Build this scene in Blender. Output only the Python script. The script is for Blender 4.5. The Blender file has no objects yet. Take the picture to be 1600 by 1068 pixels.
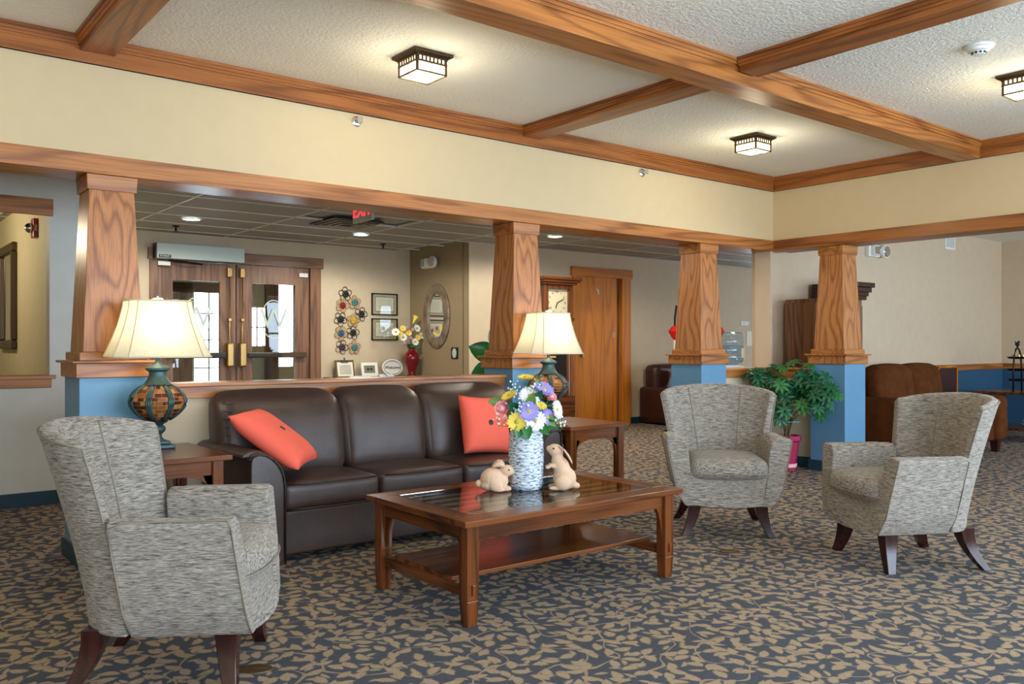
import bpy, bmesh, math, random
from mathutils import Vector, Matrix
random.seed(7)
sc = bpy.context.scene
C = sc.collection
PI = math.pi

# ------------------------------------------------------------------ camera, sky, exposure
cam = bpy.data.cameras.new('camera'); camo = bpy.data.objects.new('camera', cam); C.objects.link(camo)
camo.location = (0, 0, 1.19); camo.rotation_euler = (PI/2, 0, math.radians(51.5-90))
cam.sensor_width = 36; cam.lens = 36*1341/1600; cam.shift_y = 5/1600; cam.clip_start = .05
sc.camera = camo
w = bpy.data.worlds.new('overcast_sky'); sc.world = w; w.use_nodes = True
bg = w.node_tree.nodes['Background']; bg.inputs[0].default_value = (.66, .82, 1.0, 1); bg.inputs[1].default_value = 10.3
sc.view_settings.view_transform = 'Standard'; sc.view_settings.look = 'None'
sc.view_settings.gamma = 1; sc.view_settings.use_curve_mapping = False
sc.view_settings.exposure = 0.4
sc.cycles.max_bounces = 9; sc.cycles.diffuse_bounces = 5; sc.cycles.glossy_bounces = 4
sc.cycles.transparent_max_bounces = 10; sc.cycles.sample_clamp_indirect = 6
sc.cycles.use_denoising = True; sc.cycles.caustics_reflective = False; sc.cycles.caustics_refractive = False

def portal(x, y, z, sx, sz, rot):
    l = bpy.data.lights.new('window_daylight', 'AREA'); l.shape = 'RECTANGLE'; l.size = sx; l.size_y = sz
    l.cycles.is_portal = True
    o = bpy.data.objects.new('window_daylight', l); C.objects.link(o); o.location = (x, y, z); o.rotation_euler = rot
WINS = [(-1.9, .2), (.7, 2.8), (3.1, 5.2), (5.5, 7.3), (8.1, 10.3), (10.6, 12.8)]   # window openings in the wall behind the camera
for a, b in WINS: portal((a+b)/2, -2.2, 1.5, b-a, 1.9, (PI/2, 0, 0))
portal(4.7, 12.98, 1.25, 2.6, 2.2, (-PI/2, 0, 0))

def lamp_light(name, loc, power, color, radius=.05, kind='POINT'):
    l = bpy.data.lights.new(name, kind); l.energy = power; l.color = color
    l.shadow_soft_size = radius
    o = bpy.data.objects.new(name, l); C.objects.link(o); o.location = loc
    if kind == 'SPOT': l.spot_size = math.radians(172); l.spot_blend = .35
    return o

# ------------------------------------------------------------------ materials
MATS = {}
def lin(c): return tuple(((x/255)/12.92 if x/255 <= .04045 else ((x/255+.055)/1.055)**2.4) for x in c)+(1,)
def newmat(name):
    m = bpy.data.materials.new(name); m.use_nodes = True; MATS[name] = m
    return m, m.node_tree, m.node_tree.nodes['Principled BSDF']
def N(nt, t, **kw):
    n = nt.nodes.new(t)
    for k, v in kw.items(): setattr(n, k, v)
    return n
def mapping(nt, scale, coord='Object', rot=(0,0,0)):
    tc = N(nt, 'ShaderNodeTexCoord'); mp = N(nt, 'ShaderNodeMapping')
    mp.inputs['Scale'].default_value = scale; mp.inputs['Rotation'].default_value = rot
    nt.links.new(tc.outputs[coord], mp.inputs[0]); return mp.outputs[0]
def noise(nt, vec, scale, detail=3, rough=.5, dist=0):
    n = N(nt, 'ShaderNodeTexNoise'); n.inputs['Scale'].default_value = scale; n.inputs['Detail'].default_value = detail
    n.inputs['Roughness'].default_value = rough; n.inputs['Distortion'].default_value = dist
    nt.links.new(vec, n.inputs['Vector']); return n.outputs['Fac']
def ramp(nt, fac, stops):
    r = N(nt, 'ShaderNodeValToRGB'); e = r.color_ramp.elements
    while len(e) < len(stops): e.new(.5)
    for i, (p, c) in enumerate(stops): e[i].position = p; e[i].color = c
    nt.links.new(fac, r.inputs[0]); return r.outputs[0]
def math_(nt, op, a, b=None, c=None):
    n = N(nt, 'ShaderNodeMath', operation=op)
    for i, v in enumerate((a, b, c)):
        if v is None: continue
        if isinstance(v, (int, float)): n.inputs[i].default_value = v
        else: nt.links.new(v, n.inputs[i])
    return n.outputs[0]
def mixc(nt, fac, a, b, mode='MIX'):
    n = N(nt, 'ShaderNodeMix', data_type='RGBA', blend_type=mode)
    for i, v in ((0, fac), (6, a), (7, b)):
        if isinstance(v, (int, float, tuple)): n.inputs[i].default_value = v
        else: nt.links.new(v, n.inputs[i])
    return n.outputs[2]
def bump(nt, b, h, strength=.3, dist=.01):
    n = N(nt, 'ShaderNodeBump'); n.inputs['Strength'].default_value = strength; n.inputs['Distance'].default_value = dist
    nt.links.new(h, n.inputs['Height']); nt.links.new(n.outputs[0], b.inputs['Normal'])

def plain(name, rgb, rough=.5, metal=0, spec=.5, coat=0, bumpy=0, bscale=200, var=0, bdist=.002):
    m, nt, b = newmat(name); c = lin(rgb)
    b.inputs['Base Color'].default_value = c; b.inputs['Roughness'].default_value = rough
    b.inputs['Metallic'].default_value = metal; b.inputs['Specular IOR Level'].default_value = spec
    b.inputs['Coat Weight'].default_value = coat
    v = mapping(nt, (1,1,1))
    n = noise(nt, v, bscale if bumpy else 14, 3)
    dk = tuple(x*(1-var-.01) for x in c[:3])+(1,); lt = tuple(min(1, x*(1+var+.01)) for x in c[:3])+(1,)
    nt.links.new(ramp(nt, noise(nt, v, 9, 3), [(.3, dk), (.7, lt)]), b.inputs['Base Color'])
    if bumpy: bump(nt, b, n, bumpy, bdist)
    return m
def emit(name, rgb, s, rough=.4):
    m, nt, b = newmat(name)
    b.inputs['Base Color'].default_value = lin(rgb); b.inputs['Emission Color'].default_value = lin(rgb)
    b.inputs['Emission Strength'].default_value = s; b.inputs['Roughness'].default_value = rough
    return m
def wood(name, axis, dark, light, rough=.32, coarse=1.0, pore=.5, ring=42, spec=.5, aniso=13):
    m, nt, b = newmat(name)
    ac = 4.2*coarse; al = ac/aniso
    s = {'x': (al, ac, ac), 'y': (ac, al, ac), 'z': (ac, ac, al)}[axis]
    n1 = noise(nt, mapping(nt, s), 1.0, 2.2, .45, .25)
    rg = math_(nt, 'MULTIPLY_ADD', math_(nt, 'SINE', math_(nt, 'MULTIPLY', n1, ring)), .5, .5)
    fs = {'x': (3, 170, 170), 'y': (170, 3, 170), 'z': (170, 170, 3)}[axis]
    n2 = noise(nt, mapping(nt, fs), 1.0, 2, .6)
    n3 = noise(nt, mapping(nt, tuple(x*.6 for x in s)), 1.0, 1)
    d, l = lin(dark), lin(light); mid = tuple((d[i]*.45+l[i]*.55) for i in range(3))+(1,)
    col = ramp(nt, rg, [(.0, d), (.22, mid), (.75, l)])
    col = mixc(nt, .32, col, ramp(nt, n3, [(.35, mid), (.65, l)]))
    col = mixc(nt, pore, col, ramp(nt, n2, [(.35, (.42,.38,.34,1)), (.56, (1,1,1,1))]), 'MULTIPLY')
    nt.links.new(col, b.inputs['Base Color'])
    b.inputs['Roughness'].default_value = rough; b.inputs['Specular IOR Level'].default_value = spec
    bump(nt, b, n2, .12, .002)
    return m
for ax in 'xyz':
    wood('oak_'+ax, ax, (128, 72, 28), (190, 122, 60), .34, 1.15, .5, 55)
    wood('walnut_'+ax, ax, (50, 24, 9), (124, 68, 30), .22, 1.5, .6, 30)
    wood('brown_oak_'+ax, ax, (84, 54, 34), (140, 100, 70), .4, 1.3, .5)
    wood('golden_oak_'+ax, ax, (172, 98, 14), (212, 132, 34), .55, .9, .4)
    wood('dark_beam_'+ax, ax, (112, 60, 22), (172, 104, 48), .35)
wood('column_oak', 'z', (134, 76, 34), (196, 130, 74), .34, .8, .5, 90, aniso=4.5)
wood('leg_mahogany', 'z', (32, 10, 8), (58, 22, 18), .22, 1.2, .3)
plain('yellow_paint', (211, 189, 148), .6, var=.01)
plain('beige_paint', (204, 188, 160), .6, var=.02)
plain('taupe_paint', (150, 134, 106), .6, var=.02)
plain('warm_beige_paint', (206, 184, 156), .6, var=.02)
plain('hall_paint', (206, 192, 152), .6, var=.02)
plain('grey_paint', (206, 203, 194), .6, var=.02)
plain('blue_paint', (94, 142, 176), .4, var=.02)
plain('navy_paint', (46, 84, 112), .45, var=.02)
plain('teal_baseboard', (24, 60, 76), .45)
plain('ceiling_plaster', (240, 238, 226), .8, bumpy=.8, bscale=55, bdist=.009)
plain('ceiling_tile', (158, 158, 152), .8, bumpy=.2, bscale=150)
plain('tile_grid', (214, 214, 210), .5)
plain('white_plastic', (236, 236, 230), .4)
plain('white_ceramic', (240, 238, 230), .25)
plain('operator_grey', (190, 206, 202), .45)
plain('black_plastic', (14, 14, 15), .4)
plain('dark_metal', (40, 30, 24), .4, .6)
plain('bronze', (84, 66, 44), .38, .7)
plain('brass', (176, 142, 88), .3, .9)
plain('chrome', (220, 220, 220), .12, 1)
plain('red_paint', (150, 14, 22), .35)
plain('red_shade', (214, 24, 36), .4)
plain('leather', (62, 46, 40), .44, spec=.6, bumpy=.35, bscale=55, var=.16, bdist=.003)
plain('leather_dark', (40, 28, 25), .4, bumpy=.2, bscale=70)
plain('lobby_leather', (58, 32, 26), .35, bumpy=.2, bscale=60)
plain('brown_suede', (86, 46, 18), .9, spec=.12, var=.2, bumpy=.3, bscale=40)
plain('coral_cloth', (250, 106, 84), .85, bumpy=.3, bscale=380, var=.02)
plain('red_cloth', (200, 20, 40), .8)
plain('button_black', (50, 34, 24), .5)
plain('terracotta', (224, 186, 154), .75, bumpy=.3, bscale=120, var=.05)
plain('teal_patina', (58, 86, 84), .4, .25, var=.4)
plain('tile_amber', (150, 84, 34), .12, var=.35)
plain('tile_brown', (84, 38, 20), .12, var=.35)
plain('tile_gold', (186, 130, 70), .12, var=.25)
plain('grout', (180, 160, 130), .6)
plain('magenta_pot', (160, 28, 74), .4)
plain('soil', (46, 30, 20), .9)
plain('maroon_glaze', (112, 14, 26), .15)
plain('leaf_green', (44, 112, 50), .35, var=.25)
plain('leaf_dark', (26, 92, 58), .32, var=.3)
plain('leaf_light', (112, 146, 70), .45, var=.2)
plain('fig_leaf', (26, 100, 34), .25, var=.25)
plain('bark', (122, 108, 72), .8)
plain('petal_yellow', (255, 224, 96), .6, var=.06)
plain('petal_white', (246, 246, 242), .6)
plain('petal_violet', (160, 150, 222), .6, var=.1)
plain('petal_pink', (255, 182, 184), .6, var=.1)
plain('petal_blush', (196, 150, 160), .6, var=.1)
plain('pollen', (196, 178, 60), .8)
plain('paper', (236, 232, 214), .7)
plain('paper_blue', (196, 212, 226), .6)
plain('mat_board', (206, 188, 150), .7)
plain('ink', (60, 48, 40), .7)
plain('clock_dial', (222, 214, 178), .4)
plain('mosaic', (134, 120, 104), .4, .3, var=.5, bumpy=1, bscale=130)
plain('flower_teal', (60, 130, 140), .4, .3)
plain('flower_blue', (36, 90, 130), .4, .3)
plain('flower_red', (130, 30, 34), .4, .3)
plain('flower_yellow', (206, 168, 50), .4, .3)
plain('flower_plum', (66, 48, 60), .4, .3)
plain('tan_metal', (180, 150, 110), .45, .3)
plain('outlet_brown', (92, 70, 44), .5, .4)
plain('strap_blue', (110, 190, 206), .5)
plain('slat_highlight', (176, 160, 140), .12)  # pale colour paints in the bright highlights on the slat tops
plain('sage', (120, 126, 104), .7)
def glass(name, tint=(1,1,1), ior=1.5, refl=1.0):
    m, nt, b = newmat(name); nt.nodes.remove(b)
    out = nt.nodes['Material Output']; t = N(nt, 'ShaderNodeBsdfTransparent'); g = N(nt, 'ShaderNodeBsdfGlossy')
    t.inputs[0].default_value = tint+(1,); g.inputs['Roughness'].default_value = .01
    f = N(nt, 'ShaderNodeLayerWeight'); f.inputs[0].default_value = .5; r0 = ((ior-1)/(ior+1))**2; mx = N(nt, 'ShaderNodeMixShader')
    nt.links.new(math_(nt, 'MULTIPLY_ADD', math_(nt, 'POWER', f.outputs[1], 5.0), (1-r0)*refl, r0), mx.inputs[0])
    nt.links.new(t.outputs[0], mx.inputs[1]); nt.links.new(g.outputs[0], mx.inputs[2]); nt.links.new(mx.outputs[0], out.inputs[0])
    return m
glass('clear_glass', (.93, .95, .94)); glass('table_glass', (.78, .82, .80), 1.75, 1.0); glass('bottle_plastic', (.80, .90, 1.0), 1.7)
m, nt, b = newmat('mirror_glass'); b.inputs['Metallic'].default_value = 1; b.inputs['Roughness'].default_value = .02; b.inputs['Base Color'].default_value = (.9,.9,.9,1)
emit('lamp_glass', (255, 240, 196), 2.4); emit('downlight', (235, 255, 250), 9); emit('exit_red', (255, 40, 50), 2.2)
emit('bulb', (255, 226, 180), 12)
# lampshade linen: light passes through
m, nt, b = newmat('shade_linen'); nt.nodes.remove(b)
d = N(nt, 'ShaderNodeBsdfDiffuse'); t = N(nt, 'ShaderNodeBsdfTranslucent'); mx = N(nt, 'ShaderNodeMixShader'); mx.inputs[0].default_value = .45
lc = ramp(nt, noise(nt, mapping(nt, (60,60,8)), 4, 3), [(.3, lin((232,224,194))), (.7, lin((244,238,212)))])
for s in (d, t): nt.links.new(lc, s.inputs[0])
nt.links.new(d.outputs[0], mx.inputs[1]); nt.links.new(t.outputs[0], mx.inputs[2]); nt.links.new(mx.outputs[0], nt.nodes['Material Output'].inputs[0])
plain('shade_trim', (206, 196, 156), .8)

def fabric(name, scale):
    m, nt, b = newmat(name)
    n1 = noise(nt, mapping(nt, scale), 1, 3, .65)
    n2 = noise(nt, mapping(nt, tuple(x*2.3 for x in scale)), 1, 2, .6)
    f = math_(nt, 'ADD', math_(nt, 'MULTIPLY', n1, .65), math_(nt, 'MULTIPLY', n2, .35))
    col = ramp(nt, f, [(.35, lin((36, 34, 34))), (.44, lin((108, 100, 92))), (.52, lin((158, 148, 136))), (.66, lin((196, 187, 174)))])
    nt.links.new(col, b.inputs['Base Color']); b.inputs['Roughness'].default_value = .9
    b.inputs['Sheen Weight'].default_value = .15
    bump(nt, b, f, .5, .004)
fabric('chair_fabric', (24, 24, 380)); fabric('chair_fabric_flat', (24, 380, 150))
plain('piping', (140, 130, 116), .9)

# carpet: tan leaves on slate ground
m, nt, b = newmat('leaf_carpet')
base = mapping(nt, (1,1,1))
fuzz = noise(nt, base, 210, 2, .7)
def leaf_layer(scale, off, L, W):
    mp = N(nt, 'ShaderNodeMapping'); mp.inputs['Scale'].default_value = (scale,)*3; mp.inputs['Location'].default_value = off
    nz = N(nt, 'ShaderNodeTexNoise'); nz.inputs['Scale'].default_value = 6; nt.links.new(base, nz.inputs['Vector'])
    ad = N(nt, 'ShaderNodeMix', data_type='VECTOR'); 
    sub = N(nt, 'ShaderNodeVectorMath', operation='MULTIPLY_ADD'); nt.links.new(nz.outputs['Color'], sub.inputs[0])
    sub.inputs[1].default_value = (.035,.035,0); nt.links.new(base, sub.inputs[2])
    nt.links.new(sub.outputs[0], mp.inputs[0])
    vo = N(nt, 'ShaderNodeTexVoronoi', voronoi_dimensions='2D'); vo.inputs['Scale'].default_value = 1; vo.inputs['Randomness'].default_value = .8
    nt.links.new(mp.outputs[0], vo.inputs['Vector'])
    d = N(nt, 'ShaderNodeVectorMath', operation='SUBTRACT'); nt.links.new(mp.outputs[0], d.inputs[0]); nt.links.new(vo.outputs['Position'], d.inputs[1])
    sx = N(nt, 'ShaderNodeSeparateXYZ'); nt.links.new(d.outputs[0], sx.inputs[0])
    sp = N(nt, 'ShaderNodeSeparateColor'); nt.links.new(vo.outputs['Color'], sp.inputs[0])
    an = math_(nt, 'MULTIPLY', sp.outputs[0], 6.283)
    c_, s_ = math_(nt, 'COSINE', an), math_(nt, 'SINE', an)
    u = math_(nt, 'ADD', math_(nt, 'MULTIPLY', sx.outputs[0], c_), math_(nt, 'MULTIPLY', sx.outputs[1], s_))
    v = math_(nt, 'SUBTRACT', math_(nt, 'MULTIPLY', sx.outputs[1], c_), math_(nt, 'MULTIPLY', sx.outputs[0], s_))
    v = math_(nt, 'ADD', v, math_(nt, 'MULTIPLY', math_(nt, 'MULTIPLY', u, u), .35))
    wid = math_(nt, 'MULTIPLY', math_(nt, 'SUBTRACT', 1.0, math_(nt, 'POWER', math_(nt, 'ABSOLUTE', math_(nt, 'DIVIDE', u, L)), 2.0)), W)
    k = math_(nt, 'MULTIPLY', math_(nt, 'SUBTRACT', wid, math_(nt, 'ABSOLUTE', v)), 11.0)
    k = math_(nt, 'ADD', k, math_(nt, 'MULTIPLY', math_(nt, 'SUBTRACT', fuzz, .5), 2.6))
    n = N(nt, 'ShaderNodeClamp'); nt.links.new(k, n.inputs[0]); return n.outputs[0]
mask = math_(nt, 'MAXIMUM', leaf_layer(13.2, (0,0,0), .58, .30), leaf_layer(12.0, (3.3,7.1,0), .40, .16))
vine = N(nt, 'ShaderNodeTexNoise'); vine.inputs['Scale'].default_value = 4.2; vine.inputs['Detail'].default_value = .5; nt.links.new(base, vine.inputs['Vector'])
vm = math_(nt, 'LESS_THAN', math_(nt, 'ABSOLUTE', math_(nt, 'SUBTRACT', vine.outputs['Fac'], .5)), .0075)
mask = math_(nt, 'MAXIMUM', mask, math_(nt, 'MULTIPLY', vm, .8))
tuft = noise(nt, base, 240, 2, .75); cl = noise(nt, base, 45, 2)
gr = mixc(nt, cl, lin((72, 81, 92)), lin((94, 93, 96))); tn = mixc(nt, cl, lin((162, 138, 110)), lin((190, 168, 140)))
col = mixc(nt, mask, gr, tn)
col = mixc(nt, .8, col, ramp(nt, tuft, [(.3, (.32,.34,.36,1)), (.64, (1.3,1.27,1.25,1))]), 'MULTIPLY')
nt.links.new(col, b.inputs['Base Color']); b.inputs['Roughness'].default_value = .95; b.inputs['Specular IOR Level'].default_value = .15
bump(nt, b, tuft, .6, .006)

# basket-weave glazed vase
m, nt, b = newmat('woven_glaze')
br = N(nt, 'ShaderNodeTexNoise'); br.inputs['Scale'].default_value = 1; br.inputs['Detail'].default_value = 3
nt.links.new(mapping(nt, (46, 46, 150)), br.inputs['Vector'])
nt.links.new(ramp(nt, br.outputs['Fac'], [(.34, lin((84, 98, 122))), (.43, lin((160, 176, 196))), (.52, lin((226, 234, 240)))]), b.inputs['Base Color'])
b.inputs['Roughness'].default_value = .25; bump(nt, b, br.outputs['Fac'], .9, .01)

# ------------------------------------------------------------------ mesh helpers
class MB:
    def __init__(s): s.v = []; s.f = []
    def add(s, vs, fs):
        k = len(s.v); s.v += [tuple(v) for v in vs]; s.f += [tuple(i+k for i in f) for f in fs]; return s
    def box(s, x0, x1, y0, y1, z0, z1):
        return s.add([(x0,y0,z0),(x1,y0,z0),(x1,y1,z0),(x0,y1,z0),(x0,y0,z1),(x1,y0,z1),(x1,y1,z1),(x0,y1,z1)],
                     [(0,3,2,1),(4,5,6,7),(0,1,5,4),(1,2,6,5),(2,3,7,6),(3,0,4,7)])
    def frustum(s, cx, cy, z0, a0, z1, a1, b0=None, b1=None):
        b0 = a0 if b0 is None else b0; b1 = a1 if b1 is None else b1
        return s.add([(cx-a0,cy-b0,z0),(cx+a0,cy-b0,z0),(cx+a0,cy+b0,z0),(cx-a0,cy+b0,z0),(cx-a1,cy-b1,z1),(cx+a1,cy-b1,z1),(cx+a1,cy+b1,z1),(cx-a1,cy+b1,z1)],
                     [(0,3,2,1),(4,5,6,7),(0,1,5,4),(1,2,6,5),(2,3,7,6),(3,0,4,7)])
    def loft(s, rings, cap=True, closed=True):
        n = len(rings[0]); vs = [p for r in rings for p in r]; fs = []
        for i in range(len(rings)-1):
            for j in range(n if closed else n-1):
                a, b_ = i*n+j, i*n+(j+1) % n
                fs.append((a, b_, b_+n, a+n))
        if cap: fs.append(tuple(reversed(range(n)))); fs.append(tuple(range(len(vs)-n, len(vs))))
        return s.add(vs, fs)
    def lathe(s, prof, n=24, c=(0,0,0), sy=1, cap=True):
        return s.loft([[(c[0]+r*math.cos(2*PI*k/n), c[1]+sy*r*math.sin(2*PI*k/n), c[2]+z) for k in range(n)] for r, z in prof], cap)
    def prism(s, poly, axis, a, b_):   # extrude a 2D polygon along an axis: 'x' -> poly=(y,z), 'y' -> (x,z), 'z' -> (x,y)
        f = {'x': lambda p, t: (t, p[0], p[1]), 'y': lambda p, t: (p[0], t, p[1]), 'z': lambda p, t: (p[0], p[1], t)}[axis]
        return s.loft([[f(p, a) for p in poly], [f(p, b_) for p in poly]])
    def tube(s, pts, r, n=6, closed=False):
        pts = [Vector(p) for p in pts]; rings = []; m_ = len(pts)
        rr = r if isinstance(r, (list, tuple)) else [r]*m_
        up = Vector((0,0,1))
        for i, p in enumerate(pts):
            t = (pts[(i+1) % m_]-pts[i-1]) if closed else (pts[min(i+1, m_-1)]-pts[max(i-1, 0)])
            t = t.normalized() if t.length else Vector((0,0,1))
            a = t.cross(up if abs(t.z) < .95 else Vector((1,0,0))).normalized(); b_ = t.cross(a)
            rings.append([p+a*rr[i]*math.cos(2*PI*k/n)+b_*rr[i]*math.sin(2*PI*k/n) for k in range(n)])
        if closed: return s.loft(rings+[rings[0]], False)
        return s.loft(rings, True)
    def sphere(s, c, r, n=10, m_=6, sc_=(1,1,1), rot=None):
        rings = []
        for i in range(m_+1):
            a = -PI/2+PI*min(max(i/m_, .02), .98); ring = []
            for k in range(n):
                p = Vector((r*sc_[0]*math.cos(a)*math.cos(2*PI*k/n), r*sc_[1]*math.cos(a)*math.sin(2*PI*k/n), r*sc_[2]*math.sin(a)))
                if rot: p = rot @ p
                ring.append(p+Vector(c))
            rings.append(ring)
        return s.loft(rings)
    def xf(s, M): s.v = [tuple(M @ Vector(p)) for p in s.v]; return s
    def mesh(s, name):
        me = bpy.data.meshes.new(name); me.from_pydata(s.v, [], s.f)
        bm = bmesh.new(); bm.from_mesh(me); bmesh.ops.recalc_face_normals(bm, faces=bm.faces); bm.to_mesh(me); bm.free(); return me
def link(name, me, mat, parent=None, smooth=False, bevel=0, seg=2, label=None, cat=None, group=None, kind=None, sub=0):
    if mat is not None and not me.materials: me.materials.append(MATS[mat])
    if smooth:
        for p in me.polygons: p.use_smooth = True
        if smooth is not True: me.set_sharp_from_angle(angle=math.radians(smooth))
    o = bpy.data.objects.new(name, me); C.objects.link(o)
    if parent is not None: o.parent = parent
    if bevel:
        md = o.modifiers.new('soft_edge', 'BEVEL'); md.width = bevel; md.segments = seg; md.limit_method = 'ANGLE'; md.angle_limit = math.radians(38)
        md.harden_normals = False
    if sub: md = o.modifiers.new('round', 'SUBSURF'); md.levels = sub; md.render_levels = sub
    tag(o, label, cat, group, kind); return o
def tag(o, label=None, cat=None, group=None, kind=None):
    if label: o['label'] = label
    if cat: o['category'] = cat
    if group: o['group'] = group
    if kind: o['kind'] = kind
    return o
def part(name, mb, mat, parent=None, smooth=False, bevel=0, seg=2, **kw): return link(name, mb.mesh(name), mat, parent, smooth, bevel, seg, **kw)
def struct(name, mb, mat, bevel=0, smooth=False): return part(name, mb, mat, None, smooth, bevel, kind='structure')
def thing(name, label, cat, loc=(0,0,0), rz=0, group=None):
    o = bpy.data.objects.new(name, None); C.objects.link(o); o.location = loc; o.rotation_euler = (0,0,rz); o.empty_display_size = .1
    return tag(o, label, cat, group)
def B(*a): return MB().box(*a)
def copy_tree(o, parent=None):
    c = o.copy(); C.objects.link(c)
    if parent is not None: c.parent = parent
    for ch in [x for x in ALL if x.parent == o]: copy_tree(ch, c)
    return c
def rbox(sx, sy, sz, r, puff=0, n=10, puffz=None):
    """rounded, slightly puffed cushion block centred at origin"""
    bm = bmesh.new(); bmesh.ops.create_cube(bm, size=2)
    bmesh.ops.subdivide_edges(bm, edges=bm.edges[:], cuts=n, use_grid_fill=True)
    hx, hy, hz = sx/2, sy/2, sz/2; mb = MB(); pz = puff if puffz is None else puffz
    for v in bm.verts:
        # concentrate the grid towards the edges
        q = [math.sin(c*PI/2) for c in v.co]
        p = Vector((q[0]*hx, q[1]*hy, q[2]*hz))
        inn = Vector((max(-hx+r, min(hx-r, p.x)), max(-hy+r, min(hy-r, p.y)), max(-hz+r, min(hz-r, p.z))))
        d = p-inn
        if d.length > 1e-6: p = inn+d.normalized()*min(r, d.length if False else r) if sum(abs(c) > 1e-6 for c in d) > 1 else inn+d.normalized()*min(d.length, r)
        a, b_, c_ = q
        p += Vector((math.copysign(puff*(1-b_*b_)*(1-c_*c_), a) if abs(v.co.x) > .99 else 0,
                     math.copysign(puff*(1-a*a)*(1-c_*c_), b_) if abs(v.co.y) > .99 else 0,
                     math.copysign(pz*(1-a*a)*(1-b_*b_), c_) if abs(v.co.z) > .99 else 0))
        mb.v.append(tuple(p))
    bm.verts.index_update(); mb.f = [tuple(v.index for v in f.verts) for f in bm.faces]; bm.free(); return mb
def text_mesh(s, size, ext=.001, align='CENTER', shear=0):
    cu = bpy.data.curves.new('lettering', 'FONT'); cu.body = s; cu.size = size; cu.extrude = ext; cu.align_x = align; cu.align_y = 'CENTER'; cu.shear = shear
    o = bpy.data.objects.new('lettering', cu); C.objects.link(o)
    dg = bpy.context.evaluated_depsgraph_get(); me = bpy.data.meshes.new_from_object(o.evaluated_get(dg))
    bpy.data.objects.remove(o); me.materials.clear(); return me
T = Matrix.Translation
def R(a, ax): return Matrix.Rotation(a, 4, ax)

# ------------------------------------------------------------------ room shell
ZC, ZB, ZH0, ZH1, ZL = 2.862, 2.725, 2.13, 2.235, 2.52      # ceiling, beam bottom, header, lobby ceiling
XB, YA = 7.41, 5.11                                        # soffit faces
struct('floor', B(-2.7, 14.2, -2.4, 13.2, -.1, 0), 'leaf_carpet')
struct('ceiling', B(-2.5, XB+.1, -2.2, YA+.1, ZC, ZC+.1), 'ceiling_plaster')
struct('ceiling_right_room', B(XB+.26, 13.1, -2.2, 5.24, 2.66, 2.76), 'ceiling_plaster')
struct('wall_soffit_back', B(-2.5, XB+.26, YA, YA+.26, ZH0+.012, ZC+.02), 'yellow_paint')
struct('wall_soffit_right', B(XB, XB+.26, -2.2, YA, ZH0+.012, ZC+.02), 'yellow_paint')
struct('wall_left', B(-2.6, -2.5, -2.2, 7.3, 0, ZC), 'yellow_paint')
# wall behind the camera with its windows
mb = MB(); xs = [-2.6]+[v for ab in WINS for v in ab]+[13.2]
for i in range(0, len(xs), 2): mb.box(xs[i], xs[i+1], -2.3, -2.2, .55, 2.45)
mb.box(-2.6, 13.2, -2.3, -2.2, 0, .55); mb.box(-2.6, 13.2, -2.3, -2.2, 2.45, ZC+.05)
struct('wall_front', mb, 'yellow_paint')
for i, (a, b_) in enumerate(WINS):
    mb = MB()
    for x in (a, (a+b_)/2-.025, b_-.05): mb.box(x, x+.05, -2.28, -2.22, .55, 2.45)
    for z in (.55, 1.5, 2.4): mb.box(a, b_, -2.28, -2.22, z, z+.05)
    struct('window_%d' % (i+1), mb, 'white_plastic')
# right room
struct('wall_right_room_back', B(XB, 13.2, 5.24, 5.36, 0, 2.72), 'warm_beige_paint')
struct('wall_right_room_side', B(13.1, 13.2, -2.2, 5.24, 0, 2.72), 'warm_beige_paint')
struct('trim_1', B(XB+.26, 13.1, 5.222, 5.24, 0, .855), 'navy_paint'); struct('trim_2', B(13.082, 13.1, -2.2, 5.222, 0, .855), 'navy_paint')
struct('trim_3', B(XB+.26, 13.1, 5.205, 5.24, .855, .935), 'oak_x', .004); struct('trim_4', B(13.065, 13.1, -2.2, 5.205, .855, .935), 'oak_y', .004)
# left corridor wall with its opening
mb = MB(); YL = 7.18
mb.box(-2.5, 1.7, YL, YL+.12, 0, .9); mb.box(-2.5, 1.7, YL, YL+.12, 2.2, ZL+.03); mb.box(1.29, 1.7, YL, YL+.12, .9, 2.2)
struct('wall_corridor', mb, 'grey_paint')
struct('trim_5', B(-2.5, 1.31, YL-.03, YL, 2.154, 2.28), 'oak_x', .004)
mb = B(-2.5, 1.30, YL-.02, YL, .874, .94); mb.box(-2.5, 1.325, YL-.05, YL+.14, .94, .968); struct('trim_6', mb, 'oak_x', .003)
struct('baseboard_corridor', B(-2.5, 1.7, YL-.015, YL, 0, .105), 'teal_baseboard')
struct('wall_side_hall', B(1.45, 1.7, YL+.12, 12.0, 0, ZL+.03), 'hall_paint')
struct('wall_side_hall_end', B(-2.5, 1.7, 12.0, 12.1, 0, ZL+.03), 'hall_paint')
struct('ceiling_side_hall', B(-2.5, 1.7, YL+.12, 12.1, ZL+.03, ZL+.08), 'ceiling_plaster')
struct('wall_side_hall_left', B(-2.6, -2.5, YL+.12, 12.1, 0, ZL+.03), 'hall_paint')
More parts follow.
